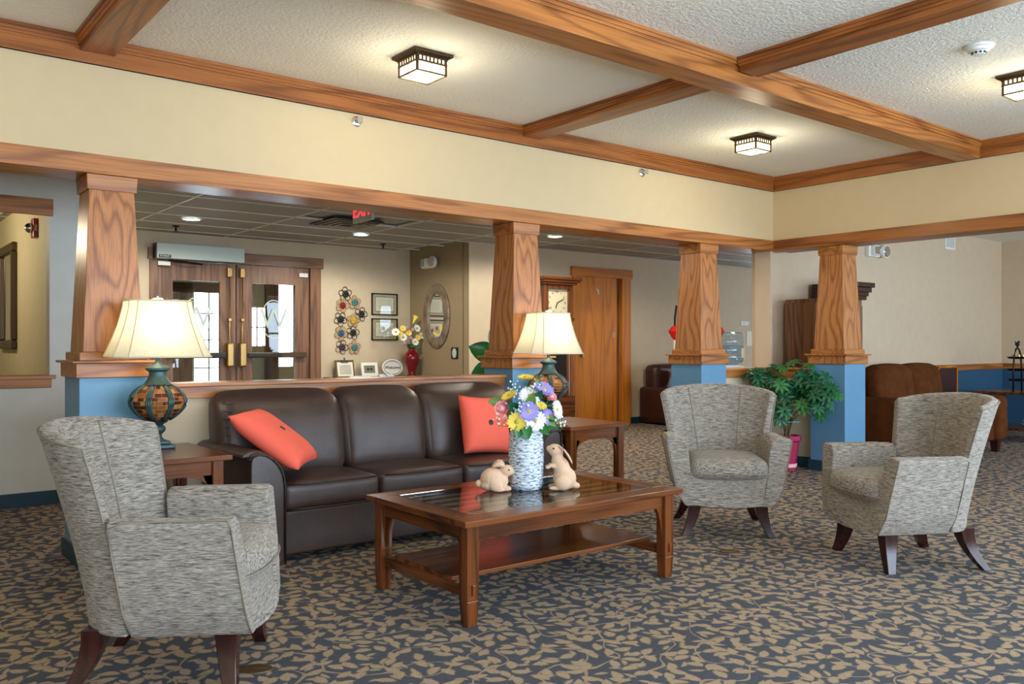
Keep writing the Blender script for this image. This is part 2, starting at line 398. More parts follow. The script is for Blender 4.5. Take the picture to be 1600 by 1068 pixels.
# lobby walls
YE, XM, YD = 10.5, 6.49, 9.06
mb = B(1.7, 2.95, YE, YE+.12, 0, ZL+.03); mb.box(5.08, XM, YE, YE+.12, 0, ZL+.03); mb.box(2.95, 5.08, YE, YE+.12, 2.2, ZL+.03)
struct('wall_entrance', mb, 'beige_paint')
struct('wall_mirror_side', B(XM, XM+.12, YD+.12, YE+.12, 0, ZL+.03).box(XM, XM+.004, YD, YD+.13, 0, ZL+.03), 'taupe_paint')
mb = B(XM+.004, 8.40, YD, YD+.12, 0, ZL+.03); mb.box(9.38, 12.58, YD, YD+.12, 0, ZL+.03); mb.box(8.40, 9.38, YD, YD+.12, 2.22, ZL+.03); mb.box(12.58, 13.7, YD, YD+.12, 2.3, ZL+.03); mb.box(13.7, 14.2, YD, YD+.12, 0, ZL+.03)
struct('wall_lobby_back', mb, 'beige_paint')
struct('wall_lobby_right', B(14.0, 14.1, 5.36, YD, 0, ZL+.03), 'beige_paint')
struct('baseboard_lobby_back', B(9.50, 12.55, YD-.015, YD, 0, .1), 'teal_baseboard'); struct('baseboard_lobby_left', B(XM-.01, 8.28, YD-.015, YD, 0, .1), 'teal_baseboard')
struct('wall_closet', B(8.3, 9.5, YD+.3, YD+.4, 0, ZL+.03), 'beige_paint'); struct('wall_far_room', B(12.4, 14.0, YD+1.5, YD+1.6, 0, ZL+.03), 'beige_paint')
# lobby drop ceiling: grid and lift-out tiles
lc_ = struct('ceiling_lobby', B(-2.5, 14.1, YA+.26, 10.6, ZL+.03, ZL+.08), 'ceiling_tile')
mb = MB(); X0, Y0_, TX, TY = -2.3, 5.37, 1.22, .61
nx, ny = 14, 9
for i in range(nx+1): mb.box(X0+i*TX-.012, X0+i*TX+.012, 5.37, 10.5, ZL, ZL+.02)
for j in range(ny+1): mb.box(-2.5, 14.0, Y0_+j*TY-.012, Y0_+j*TY+.012, ZL, ZL+.019)
part('ceiling_grid', mb, 'tile_grid', lc_)
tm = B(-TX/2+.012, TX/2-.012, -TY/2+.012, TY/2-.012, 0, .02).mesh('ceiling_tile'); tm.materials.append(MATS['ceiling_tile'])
for i in range(nx):
    for j in range(ny):
        x, y = X0+(i+.5)*TX, Y0_+(j+.5)*TY
        if x < 1.2 and y > 7.3: continue
        if x > 6.6 and y > 9.06: continue
        if abs(x-4.4) < .5 and abs(y-8.4) < .31: continue
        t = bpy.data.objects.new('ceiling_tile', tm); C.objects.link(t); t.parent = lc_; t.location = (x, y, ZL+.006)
# low walls with caps
def pony(n, x0, x1, y0, y1, axis):
    struct('wall_low_%s' % n, B(x0, x1, y0, y1, 0, .875), 'beige_paint')
pony('sofa', 1.405, 4.03, 5.17, 5.30, 'x'); pony('corner', 6.59, XB+.13, 5.17, 5.30, 'x'); pony('right', 7.475, 7.605, 4.655, 5.17, 'y')
def cap(n, x0, x1, y0, y1, ax, e=.018):
    mb = B(x0, x1, y0-e*(ax=='x'), y1+e*(ax=='x'), .875, .945) if ax == 'x' else B(x0-e, x1+e, y0, y1, .875, .945)
    if ax == 'x': mb.box(x0, x1, y0-.045, y1+.045, .945, .967)
    else: mb.box(x0-.045, x1+.045, y0, y1, .945, .967)
    struct('trim_%d' % n, mb, 'oak_'+ax, .003)
cap(7, 1.405, 4.03, 5.17, 5.30, 'x'); cap(8, 6.59, 7.43, 5.17, 5.30, 'x'); cap(9, 7.475, 7.605, 4.655, 5.125, 'y')
struct('baseboard_sofa', B(1.405, 4.03, 5.155, 5.17, 0, .1), 'teal_baseboard'); struct('baseboard_corner', B(6.59, 7.475, 5.155, 5.17, 0, .1), 'teal_baseboard'); struct('baseboard_right', B(7.46, 7.475, 4.655, 5.155, 0, .1), 'teal_baseboard')
struct('wall_corner_post', B(7.375, XB, YA+.005, YA+.19, .967, ZH0+.012), 'warm_beige_paint')
# headers
mb = B(-2.5, XB, YA-.012, YA+.275, ZH0, ZH0+.012); mb.box(-2.5, XB, YA-.02, YA, ZH0, ZH1); struct('trim_10', mb, 'oak_x', .003)
mb = B(XB-.012, XB+.275, -2.2, YA-.02, ZH0, ZH0+.012); mb.box(XB-.02, XB, -2.2, YA-.02, ZH0, ZH1); struct('trim_11', mb, 'dark_beam_y', .003)
# crown boards and ceiling beams with stepped mouldings
def crown(n, x0, x1, y0, y1, ax, mat, sgn):
    mb = MB()
    for z0, z1, e in ((ZB, ZC, .022), (ZB, ZB+.02, .028), (ZC-.05, ZC, .034), (ZC-.036, ZC, .046), (ZC-.018, ZC, .056)):
        if ax == 'x': mb.box(x0, x1, y0-e, y0+.001, z0, z1)
        else: mb.box(x0-e, x0+.001, y0, y1, z0, z1)
    struct('trim_%d' % n, mb, mat, .002)
crown(12, -2.5, XB, YA, 0, 'x', 'dark_beam_x', -1); crown(13, XB, 0, -2.2, YA-.03, 'y', 'dark_beam_y', -1)
def beam(n, ax, c0, c1, a, b_, zb, mat):
    mb = MB()
    for z0, e in ((zb, 0), (ZC-.05, .012), (ZC-.034, .022), (ZC-.016, .032)):
        if ax == 'x': mb.box(a, b_, c0-e, c1+e, z0, ZC)
        else: mb.box(c0-e, c1+e, a, b_, z0, ZC)
    struct('trim_%d' % n, mb, mat, .002)
beam(14, 'x', 3.12, 3.30, -2.5, XB-.022, ZB, 'oak_x')
k = 15
for x in (1.06, 4.155):
    for (a, b_) in ((-2.2, 3.09), (3.33, YA-.022)):
        beam(k, 'y', x, x+.175, a, b_, 2.785, 'dark_beam_y'); k += 1

# ------------------------------------------------------------------ columns
def column(cx, cy, label):
    t = thing('column', label, 'column', (cx, cy, 0), group='tapered oak columns on blue bases')
    part('base', B(-.18, .18, -.18, .18, 0, 1.014), 'blue_paint', t, bevel=.004)
    mb = MB()
    for x0, x1, y0, y1 in ((-.195,.195,-.195,-.18),(-.195,.195,.18,.195),(-.195,-.18,-.18,.18),(.18,.195,-.18,.18)): mb.box(x0, x1, y0, y1, 0, .1)
    part('base_skirting', mb, 'teal_baseboard', t)
    part('skirt_board', B(-.198, .198, -.198, .198, 1.014, 1.092), 'oak_x', t, bevel=.003)
    part('ledge', B(-.22, .22, -.22, .22, 1.092, 1.106), 'oak_x', t, bevel=.003)
    part('plinth', B(-.177, .177, -.177, .177, 1.106, 1.152), 'oak_x', t, bevel=.004)
    part('shaft', MB().frustum(0, 0, 1.152, .156, 2.05, .117), 'column_oak', t, bevel=.003)
    part('capital', MB().frustum(0, 0, 2.045, .128, 2.129, .132), 'oak_x', t, bevel=.003)
column(1.23, 5.235, 'large tapered oak column on blue base behind the left table lamp')
column(4.207, 5.235, 'tapered oak column on blue base behind the right table lamp')
column(6.411, 5.235, 'tapered oak column on blue base beside the water bottle')
column(7.54, 4.48, 'tapered oak column on blue base beside the brown loveseat')

# ------------------------------------------------------------------ ceiling fixtures
def fixture(loc, label, lit=True):
    t = thing('ceiling_light', label, 'ceiling light', loc, group='craftsman ceiling lights')
    part('top_plate', MB().box(-.13,.13,-.13,.13,-.016,0).frustum(0,0,-.026,.112,-.016,.126), 'bronze', t, bevel=.002)
    fr = MB(); a = .096
    for sx in (-1, 1):
        for sy in (-1, 1): fr.box(sx*a-.006, sx*a+.006, sy*a-.006, sy*a+.006, -.118, -.026)
    for z0, z1, o in ((-.034,-.026,.103), (-.066,-.056,.101), (-.122,-.114,.1)):
        for sgn in (-1, 1):
            fr.box(-o, o, sgn*o-.004, sgn*o+.004, z0, z1); fr.box(sgn*o-.004, sgn*o+.004, -o, o, z0, z1)
    f = part('frame', fr, 'bronze', t)
    bars = MB()
    for i in range(8):
        u = -.09+i*.18/7
        for sgn in (-1, 1):
            bars.box(u-.005, u+.005, sgn*.1-.003, sgn*.1+.003, -.058, -.03); bars.box(sgn*.1-.003, sgn*.1+.003, u-.005, u+.005, -.058, -.03)
    for sgn in (-1, 1):
        for u in (-.006, .006): bars.box(u-.001, u+.001, sgn*.0965-.002, sgn*.0965+.002, -.115, -.06); bars.box(sgn*.0965-.002, sgn*.0965+.002, u-.001, u+.001, -.115, -.06)
    for u in (-.008, .008): bars.box(-.095, .095, u-.001, u+.001, -.121, -.118)
    part('grille_bars', bars, 'bronze', t)
    for sgn in (-1, 1):
        part('glass_pane', B(-.09, .09, sgn*.094-.002, sgn*.094+.002, -.116, -.03), 'lamp_glass', t)
        part('glass_pane', B(sgn*.094-.002, sgn*.094+.002, -.09, .09, -.116, -.03), 'lamp_glass', t)
    part('bottom_glass', B(-.093, .093, -.093, .093, -.118, -.1165), 'lamp_glass', t)
    l = lamp_light('ceiling_lamp_glow', (loc[0], loc[1], loc[2]-.28), 7.0, (1, .88, .64), .1)
fixture((2.69, 4.215, ZC), 'square leaded-glass ceiling light above the leather sofa')
fixture((5.82, 4.2, ZC), 'square leaded-glass ceiling light nearest the room corner')
fixture((2.69, 2.18, ZC), 'square leaded-glass ceiling light over the coffee table, added unseen above the view')  # unseen repeat of the fixtures in view, added to light the ceiling
fixture((-.5, 4.215, ZC), 'square leaded-glass ceiling light at the far left, added unseen above the view')  # another unseen repeat, added for more light on the ceiling
fixture((5.81, 2.18, ZC), 'square leaded-glass ceiling light cut off at the right picture edge')
t = thing('smoke_detector', 'round white smoke detector on the textured ceiling', 'smoke detector', (5.03, 2.13, ZC))
part('mount_ring', MB().lathe([(.075,-.001),(.075,-.012),(.068,-.016)], 28), 'white_plastic', t, smooth=40)
part('detector_head', MB().lathe([(.064,-.014),(.056,-.03),(.036,-.034),(.034,-.05),(.0,-.052)], 28), 'white_plastic', t, smooth=40)
mb = MB()
for i in range(10):
    a = 2*PI*i/10; mb.add(*(lambda m_: (m_.v, m_.f))(B(.034,.038,-.006,.006,-.047,-.037).xf(R(a,'Z'))))
part('vent_slot', mb, 'black_plastic', t)
for x, z, lab in ((2.743, 2.675, 'small chrome sprinkler on the yellow wall above the leather sofa'), (5.50, 2.68, 'small chrome sprinkler on the yellow wall nearer the room corner')):
    t = thing('wall_sprinkler', lab, 'sprinkler', (x, YA, z), group='wall sprinklers')
    part('escutcheon', MB().lathe([(.036,0),(.034,.006),(.022,.012)], 20).xf(R(PI/2,'X')), 'chrome', t, smooth=40)
    part('nozzle', MB().lathe([(.012,.01),(.012,.035),(.006,.04),(.006,.05)], 12).xf(R(PI/2,'X')), 'chrome', t, smooth=40)
    part('deflector', B(-.018,.018,-.058,-.05,-.018,.022), 'chrome', t)

# ------------------------------------------------------------------ sofa
S = thing('leather_sofa', 'dark brown three-seat leather sofa against the low wall', 'sofa', (1.735, 4.40, 0))
W_, D_ = 2.185, .745
part('base', B(.18, W_-.18, .03, D_-.03, .04, .285), 'leather', S, bevel=.015, seg=3)
for sx in (.1, W_-.1):
    for y in (.1, D_-.1): part('foot', MB().frustum(sx, y, 0, .03, .045, .036), 'leg_mahogany', S)
prof = [(0,.02),(0,.585),(.012,.612),(.045,.622),(.085,.615),(.125,.59),(.16,.55),(.182,.50),(.19,.44),(.19,.02)]
def roll(t): return [(p[0]-(.0 if t < .02 else 0), p[1]) for p in prof]
for mir in (0, 1):
    rings = []
    for y, dz in ((-.01, -.012), (.0, 0), (.25, .004), (D_-.02, .012), (D_, .004)):
        r = [((p[0] if not mir else W_-p[0]), y, p[1]+(dz if p[1] > .4 else 0)) for p in prof]
        rings.append(r)
    a = part('arm', MB().loft(rings), 'leather', S, smooth=50, bevel=.012, seg=3)
    pp = [((p[0] if not mir else W_-p[0]), -.016, p[1]-.012) for p in prof]
    part('arm_piping', MB().tube(pp, .006), 'leather_dark', a, smooth=True)
    pp = [((0 if not mir else W_), y, .585+.012*y/D_) for y in (-.01, .2, .5, D_)]
    part('arm_piping', MB().tube(pp, .006), 'leather_dark', a, smooth=True)
    # arm cap that overhangs the outer side
    part('arm_pad', MB().loft([[((x if not mir else W_-x), y, z) for x, z in ((-.035,.592),(-.03,.612),(.0,.626),(.06,.628),(.12,.6),(.06,.595))] for y in (.02, .2, .45, D_-.01)]), 'leather', S, smooth=60, bevel=.006)
sw = (W_-.38)/3
for i in range(3):
    c = .19+sw*(i+.5)
    mb = rbox(sw-.008, .60, .155, .04, .008, 12, .016).xf(T((c, .30, .362)))
    cu = part('seat_cushion', mb, 'leather', S, smooth=True)
    for z in (.43, .292):
        part('cushion_piping', MB().tube([(c-sw/2+.03, .012, z), (c-sw/4, -.004, z), (c+sw/4, -.004, z), (c+sw/2-.03, .012, z)], .005), 'leather_dark', cu, smooth=True)
bx = [(.015, .19+sw), (.19+sw, .19+2*sw), (.19+2*sw, W_-.015)]
for i, (a, b_) in enumerate(bx):
    mb = rbox(b_-a-.006, .25, .52, .085, .02, 12, .01)
    vs = []
    for (x, y, z) in mb.v:
        k = z/.26
        y2 = y+.055*k + .02*(1-k*k)*(-1 if y < 0 else 0)
        if y < 0 and k > .45: y2 += .06*(k-.45)**2/.3
        vs.append((x, y2, z))
    mb.v = vs
    mb.xf(T(((a+b_)/2, .575, .655)))
    part('back_cushion', mb, 'leather', S, smooth=True)
    # gathered pleats along the left edge of each cushion
    pl = MB()
    for j in range(6):
        z = .86-.045*j; pl.tube([(a+.012, .44+.016*j*.0+.02*(z-.65)/.26*2, z), (a+.05, .445+.02*(z-.65)/.26*2+.004, z-.006), (a+.085, .452+.04*(z-.65)/.26, z-.008)], [.004, .006, .001], 5)
    if i == 0: part('pleat', pl, 'leather', S, smooth=True, kind='stuff')
part('back_frame', B(.06, W_-.06, D_-.06, D_, .05, .78), 'leather', S, bevel=.03, seg=3)
def pillow(name, loc, M, label, s=.45, th=.14):
    t = thing(name, label, 'pillow', loc, group='coral throw pillows')
    n = 18; mb = MB(); vs = []
    for side in (1, -1):
        k0 = len(mb.v)
        for i in range(n+1):
            for j in range(n+1):
                u, v = i/n*2-1, j/n*2-1
                pin = 1-.07*(1-u*u*v*v)*(abs(u)**3*(1-v*v)+abs(v)**3*(1-u*u))
                h = th/2*((1-u**4)*(1-v**4))**.55
                mb.v.append((u*s/2*(1-.06*(1-v*v)*u*u), side*(-h), v*s/2*(1-.06*(1-u*u)*v*v)))
        for i in range(n):
            for j in range(n):
                a = k0+i*(n+1)+j; q = (a, a+1, a+n+2, a+n+1); mb.f.append(q if side == 1 else q[::-1])
    mb.xf(M); me = mb.mesh('cover')
    bm = bmesh.new(); bm.from_mesh(me); bmesh.ops.remove_doubles(bm, verts=bm.verts, dist=1e-5); bm.to_mesh(me); bm.free()
    link('cover', me, 'coral_cloth', t, True)
    part('button', MB().lathe([(.02,0),(.018,.006),(.002,.008)], 14).xf(M @ T((0,-th/2+.002,0)) @ R(PI/2,'X')), 'button_black', t, smooth=40)
    return t
_r, _f = Vector((.7826,-.6225,0)), Vector((.6225,.7826,0))
e1 = (_r*.80+Vector((0,0,-.60))).normalized(); e2 = _f.copy(); e2 = (e2-e1*e2.dot(e1)).normalized()
PM = Matrix((e1, e2.cross(e1), e2)).transposed().to_4x4()
pillow('throw_pillow', (1.975, 4.635, .665), PM, 'coral throw pillow slumped over the left sofa arm', .48)
pillow('throw_pillow', (3.495, 4.69, .65), R(math.radians(4),'Y') @ R(math.radians(-16),'X') , 'coral throw pillow standing upright at the right sofa end', .40)

# ------------------------------------------------------------------ armchairs
def lerp(a, b_, t): return a+(b_-a)*t
def shell_pt(a, t, inner):
    th = a*math.radians(84); z = lerp(.205, .905-.05*a*a, t)
    fl = t**1.3
    Wd = lerp(.285, .385, fl); yc = lerp(.065, .16, fl); Dd = lerp(.235, .30, fl)
    k = (.085-.02*t if inner else 0)*(1-.35*abs(a)**4)
    return ((Wd-k)*math.sin(th), yc+(Dd-k)*math.cos(th)**.85 if math.cos(th) > 0 else yc, z)
def make_chair():
    t = thing('armchair', 'x', 'armchair')
    n, m_ = 24, 14; rings = []
    for i in range(n+1):
        a = -1+2*i/n
        ring = [shell_pt(a, j/m_, False) for j in range(m_+1)]
        # rounded top edge
        po, pi_ = Vector(shell_pt(a, 1, False)), Vector(shell_pt(a, 1, True)); mid = (po+pi_)/2+Vector((0,0,.018))
        ring += [tuple(po.lerp(mid, .5)+Vector((0,0,.006))), tuple(mid), tuple(pi_.lerp(mid, .5)+Vector((0,0,.006)))]
        ring += [shell_pt(a, j/m_, True) for j in range(m_, -1, -1)]
        rings.append(ring)
    part('backrest', MB().loft(rings), 'chair_fabric', t, smooth=50, bevel=.01, seg=3)
    pip = MB()
    for a in (-.36, .36):
        pip.tube([(lambda p: (p[0], p[1]-.002, p[2]))(shell_pt(a*(1+.12*j/m_), j/m_, True)) for j in range(4, m_+1)], .0036)
    for a in (-1, 1): pip.tube([shell_pt(a, j/m_, False) for j in range(3, m_+1)], .0036)
    pip.tube([shell_pt(-1+2*i/n, 1, False) for i in range(n+1)], .0036)
    part('back_piping', pip, 'piping', t, smooth=True)
    ox = lambda z: lerp(.265, .318, min(1, (z-.198)/.082)) if z < .28 else lerp(.318, .383, (z-.28)/.32)
    for s in (-1, 1):
        zs = [.198, .215, .25, .30, .40, .50, .57, .597, .610]
        rings = []
        for y, in_ in ((-.318,.0), (-.30,0), (-.15,0), (0,0), (.075,0), (.09,0)):
            r = []
            for z in zs: r.append((s*(ox(min(z,.60))-.014*(z > .60)), y+((z-.17)*.12 if y < -.2 else ((z-.17)*.10)), z))
            r.append((s*.325, r[-1][1], .614)); r.append((s*.285, r[-1][1], .608)); r.append((s*.257, r[-1][1], .585))
            for z, x in ((.52,.245),(.42,.235),(.26,.21),(.198,.19)): r.append((s*x, y+((z-.17)*.12 if y < -.2 else (z-.17)*.10), z))
            rings.append(r)
        a_ = part('arm', MB().loft(rings), 'chair_fabric', t, smooth=50, bevel=.034, seg=5)
        pp = [(s*(ox(z)+.001), -.318+(z-.17)*.12+.004, z) for z in (.205,.225,.25,.30,.4,.5,.57,.597)]
        pp += [(s*.369, y, .611) for y in (-.25, -.1, .08)] + [(s*(ox(z)+.001), .09+(z-.17)*.1-.004, z) for z in (.59,.5,.4,.3,.22)]
        part('arm_piping', MB().tube(pp, .0036), 'piping', a_, smooth=True)
    # curved seat base between the arms
    rings = []
    prof = [(-1,.40),(-1,.31),(-.95,.25),(-.85,.218),(-.7,.203),(-.35,.197),(0,.195),(.35,.197),(.7,.203),(.85,.218),(.95,.25),(1,.31),(1,.40)]
    for y, wd in ((-.322,.308), (-.30,.31), (0,.29), (.22,.22)):
        r = []
        for u, z in prof: r.append((u*wd, y+(-.035*(1-u*u) if y < -.2 else 0)+(.03*abs(u)**6 if y < -.2 else 0)+(.02*(1-(z-.16)/.24) if y < -.31 else 0), z))
        rings.append(r)
    part('seat_base', MB().loft(rings), 'chair_fabric', t, smooth=50, bevel=.012, seg=3)
    mb = rbox(.48, .50, .13, .05, .008, 12, .018)
    mb.v = [(x, y-(.03*(1-(x/.27)**2) if y < 0 else 0)*(-y/.27), z) for x, y, z in mb.v]; mb.xf(T((0,-.05,.42)))
    part('seat_cushion', mb, 'chair_fabric_flat', t, smooth=True)
    part('seat_piping', MB().tube([(u*.30, -.306-.036*(1-u*u)+.03*u**4, .396) for u in [i/6-1 for i in range(13)]], .0036), 'piping', t, smooth=True)
    for sx in (-1, 1):
        for fy in (-1, 1):
            pts = []
            for q in range(6):
                k = q/5; z = .22*(1-k); fl = k*k
                pts.append((sx*(.20+.055*fl+.01*k), fy*(.215 if fy < 0 else .225)+fy*(.025*fl if fy < 0 else .085*fl), z, .040-.018*k))
            rings = [[(x-h, y-h, z), (x+h, y-h, z), (x+h, y+h, z), (x-h, y+h, z)] for x, y, z, h in pts]
            part('leg', MB().loft(rings), 'leg_mahogany', t, smooth=50, bevel=.003)
    return t
ch0 = make_chair()
ALL = [o for o in bpy.data.objects]
spots = [((1.02, 3.25, 0), -33, 'grey-tan armchair in the left foreground, nearest the camera'),
         ((4.55, 3.52, 0), 226, 'grey-tan armchair facing the camera beside the coffee table'),
         ((4.66, 2.38, 0), 150, 'grey-tan armchair on the right facing left, lit on its side')]
for i, (loc, ang, lab) in enumerate(spots):
    o = ch0 if i == 0 else copy_tree(ch0)
    o.location = loc; o.rotation_euler = (0, 0, math.radians(ang+90)); o['label'] = lab; o['group'] = 'barrel-back armchairs'

# ------------------------------------------------------------------ mission tables
def leg_bracket(mb, x, y, dx, dy, zt, h, d, w):
    """curved corbel beside a leg: profile in plane along (dx,dy)"""
    prof = [(0, zt), (d, zt), (d*.82, zt-h*.05), (d*.55, zt-h*.2), (d*.32, zt-h*.45), (d*.16, zt-h*.75), (0, zt-h)]
    nx_, ny_ = -dy, dx; r0 = [(x+dx*u-nx_*w/2, y+dy*u-ny_*w/2, z) for u, z in prof]; r1 = [(x+dx*u+nx_*w/2, y+dy*u+ny_*w/2, z) for u, z in prof]
    return mb.loft([r0, r1])
def mission_table(name, label, cat, loc, W, D, H, overhang, lw, apron, glass_top, shelf):
    t = thing(name, label, cat, loc); th = .028
    zt = H-th; x0, x1, y0, y1 = -W/2, W/2, -D/2, D/2           # top outline
    lx0, lx1, ly0, ly1 = x0+overhang, x1-overhang, y0+overhang, y1-overhang
    if glass_top:
        fw = .115
        tp = part('top_board', B(x0, x1, y0, y0+fw, zt, H), 'walnut_x', t, bevel=.005); part('top_board', B(x0, x1, y1-fw, y1, zt, H), 'walnut_x', t, bevel=.005)
        part('top_board', B(x0, x0+fw, y0+fw, y1-fw, zt, H), 'walnut_y', t, bevel=.003); part('top_board', B(x1-fw, x1, y0+fw, y1-fw, zt, H), 'walnut_y', t, bevel=.003)
        gl = B(x0+fw, x1-fw, y0+fw, y1-fw, H-.009, H-.001); part('glass_top', gl, 'table_glass', t)
        rim = MB()
        for a in ((x0+fw, x1-fw, y0+fw, y0+fw+.008), (x0+fw, x1-fw, y1-fw-.008, y1-fw), (x0+fw, x0+fw+.008, y0+fw, y1-fw), (x1-fw-.008, x1-fw, y0+fw, y1-fw)): rim.box(*a, H-.001, H+.0006)
        part('glass_bevel', rim, 'chrome', t)
        for i in range(6):
            y = y0+fw+(D-2*fw)*(i+.5)/6; part('slat', B(x0+fw, x1-fw, y-.008, y+.008, H-.03, H-.018), 'slat_highlight', t, bevel=.004)
        part('under_panel', B(x0+fw-.02, x1-fw+.02, y0+fw-.02, y1-fw+.02, H-.06, H-.05), 'walnut_x', t)
        part('cross_slat', B(-.05, .05, y0+fw, y1-fw, H-.017, H-.0095), 'walnut_y', t)
    else:
        part('top', B(x0, x1, y0, y1, zt, H), 'walnut_x', t, bevel=.005)
    for sx, lx in ((-1, lx0+lw/2), (1, lx1-lw/2)):
        for sy, ly in ((-1, ly0+lw/2), (1, ly1-lw/2)):
            mb = MB().frustum(lx, ly, .0, lw*.40, H*.24, lw*.5).frustum(lx, ly, H*.24, lw*.5, zt, lw*.5)
            lg = part('leg', mb, 'walnut_z', t, bevel=.003)
            part('corbel', leg_bracket(MB(), lx-sx*lw/2, ly, -sx, 0, zt-apron+.004, H*.34, .05, .02), 'walnut_z', lg)
            part('corbel', leg_bracket(MB(), lx, ly-sy*lw/2, 0, -sy, zt-apron+.004, H*.34, .05, .02), 'walnut_z', lg)
            if shelf: part('tenon', B(lx-.009, lx+.009, ly+sy*lw/2-.002*sy if sy > 0 else ly-lw/2-.01, ly+lw/2+.01 if sy > 0 else ly-lw/2+.002, .135, .18), 'walnut_z', lg, bevel=.003)
    for y in (ly0+lw/2, ly1-lw/2):
        part('apron', B(lx0+lw, lx1-lw, y-.011, y+.011, zt-apron, zt), 'walnut_x', t)
    for x in (lx0+lw/2, lx1-lw/2):
        part('apron', B(x-.011, x+.011, ly0+lw, ly1-lw, zt-apron, zt), 'walnut_y', t)
    if not glass_top:   # arched lower edge of the aprons
        for y in (ly0+lw/2, ly1-lw/2):
            for sx in (-1, 1):
                e = lx0+lw if sx < 0 else lx1-lw
                part('arch_corner', leg_bracket(MB(), e, y, -sx, 0, zt-apron+.003, .06, .16, .02), 'walnut_x', t)
        for x in (lx0+lw/2, lx1-lw/2):
            for sy in (-1, 1):
                e = ly0+lw if sy < 0 else ly1-lw
                part('arch_corner', leg_bracket(MB(), x, e, 0, -sy, zt-apron+.003, .06, .16, .02), 'walnut_y', t)
    if shelf:
        for x in (lx0+lw/2, lx1-lw/2): part('stretcher', B(x-.012, x+.012, ly0+lw, ly1-lw, .115, .165), 'walnut_y', t, bevel=.003)
        part('lower_shelf', B(lx0+lw*.3, lx1-lw*.3, y0+.18, y1-.18, .165, .185), 'walnut_x', t, bevel=.004)
    return t
CT = (2.745, 3.325, 0)
mission_table('coffee_table', 'dark wood mission coffee table with a glass top and lower shelf', 'coffee table', CT, 1.37, .85, .457, .035, .062, .07, True, True)
mission_table('end_table', 'dark wood end table between the front armchair and the sofa', 'end table', (1.32, 4.685, 0), .60, .70, .63, .035, .055, .075, False, False)
mission_table('end_table', 'dark wood end table at the far end of the sofa', 'end table', (4.25, 4.665, 0), .58, .66, .63, .03, .055, .075, False, False)

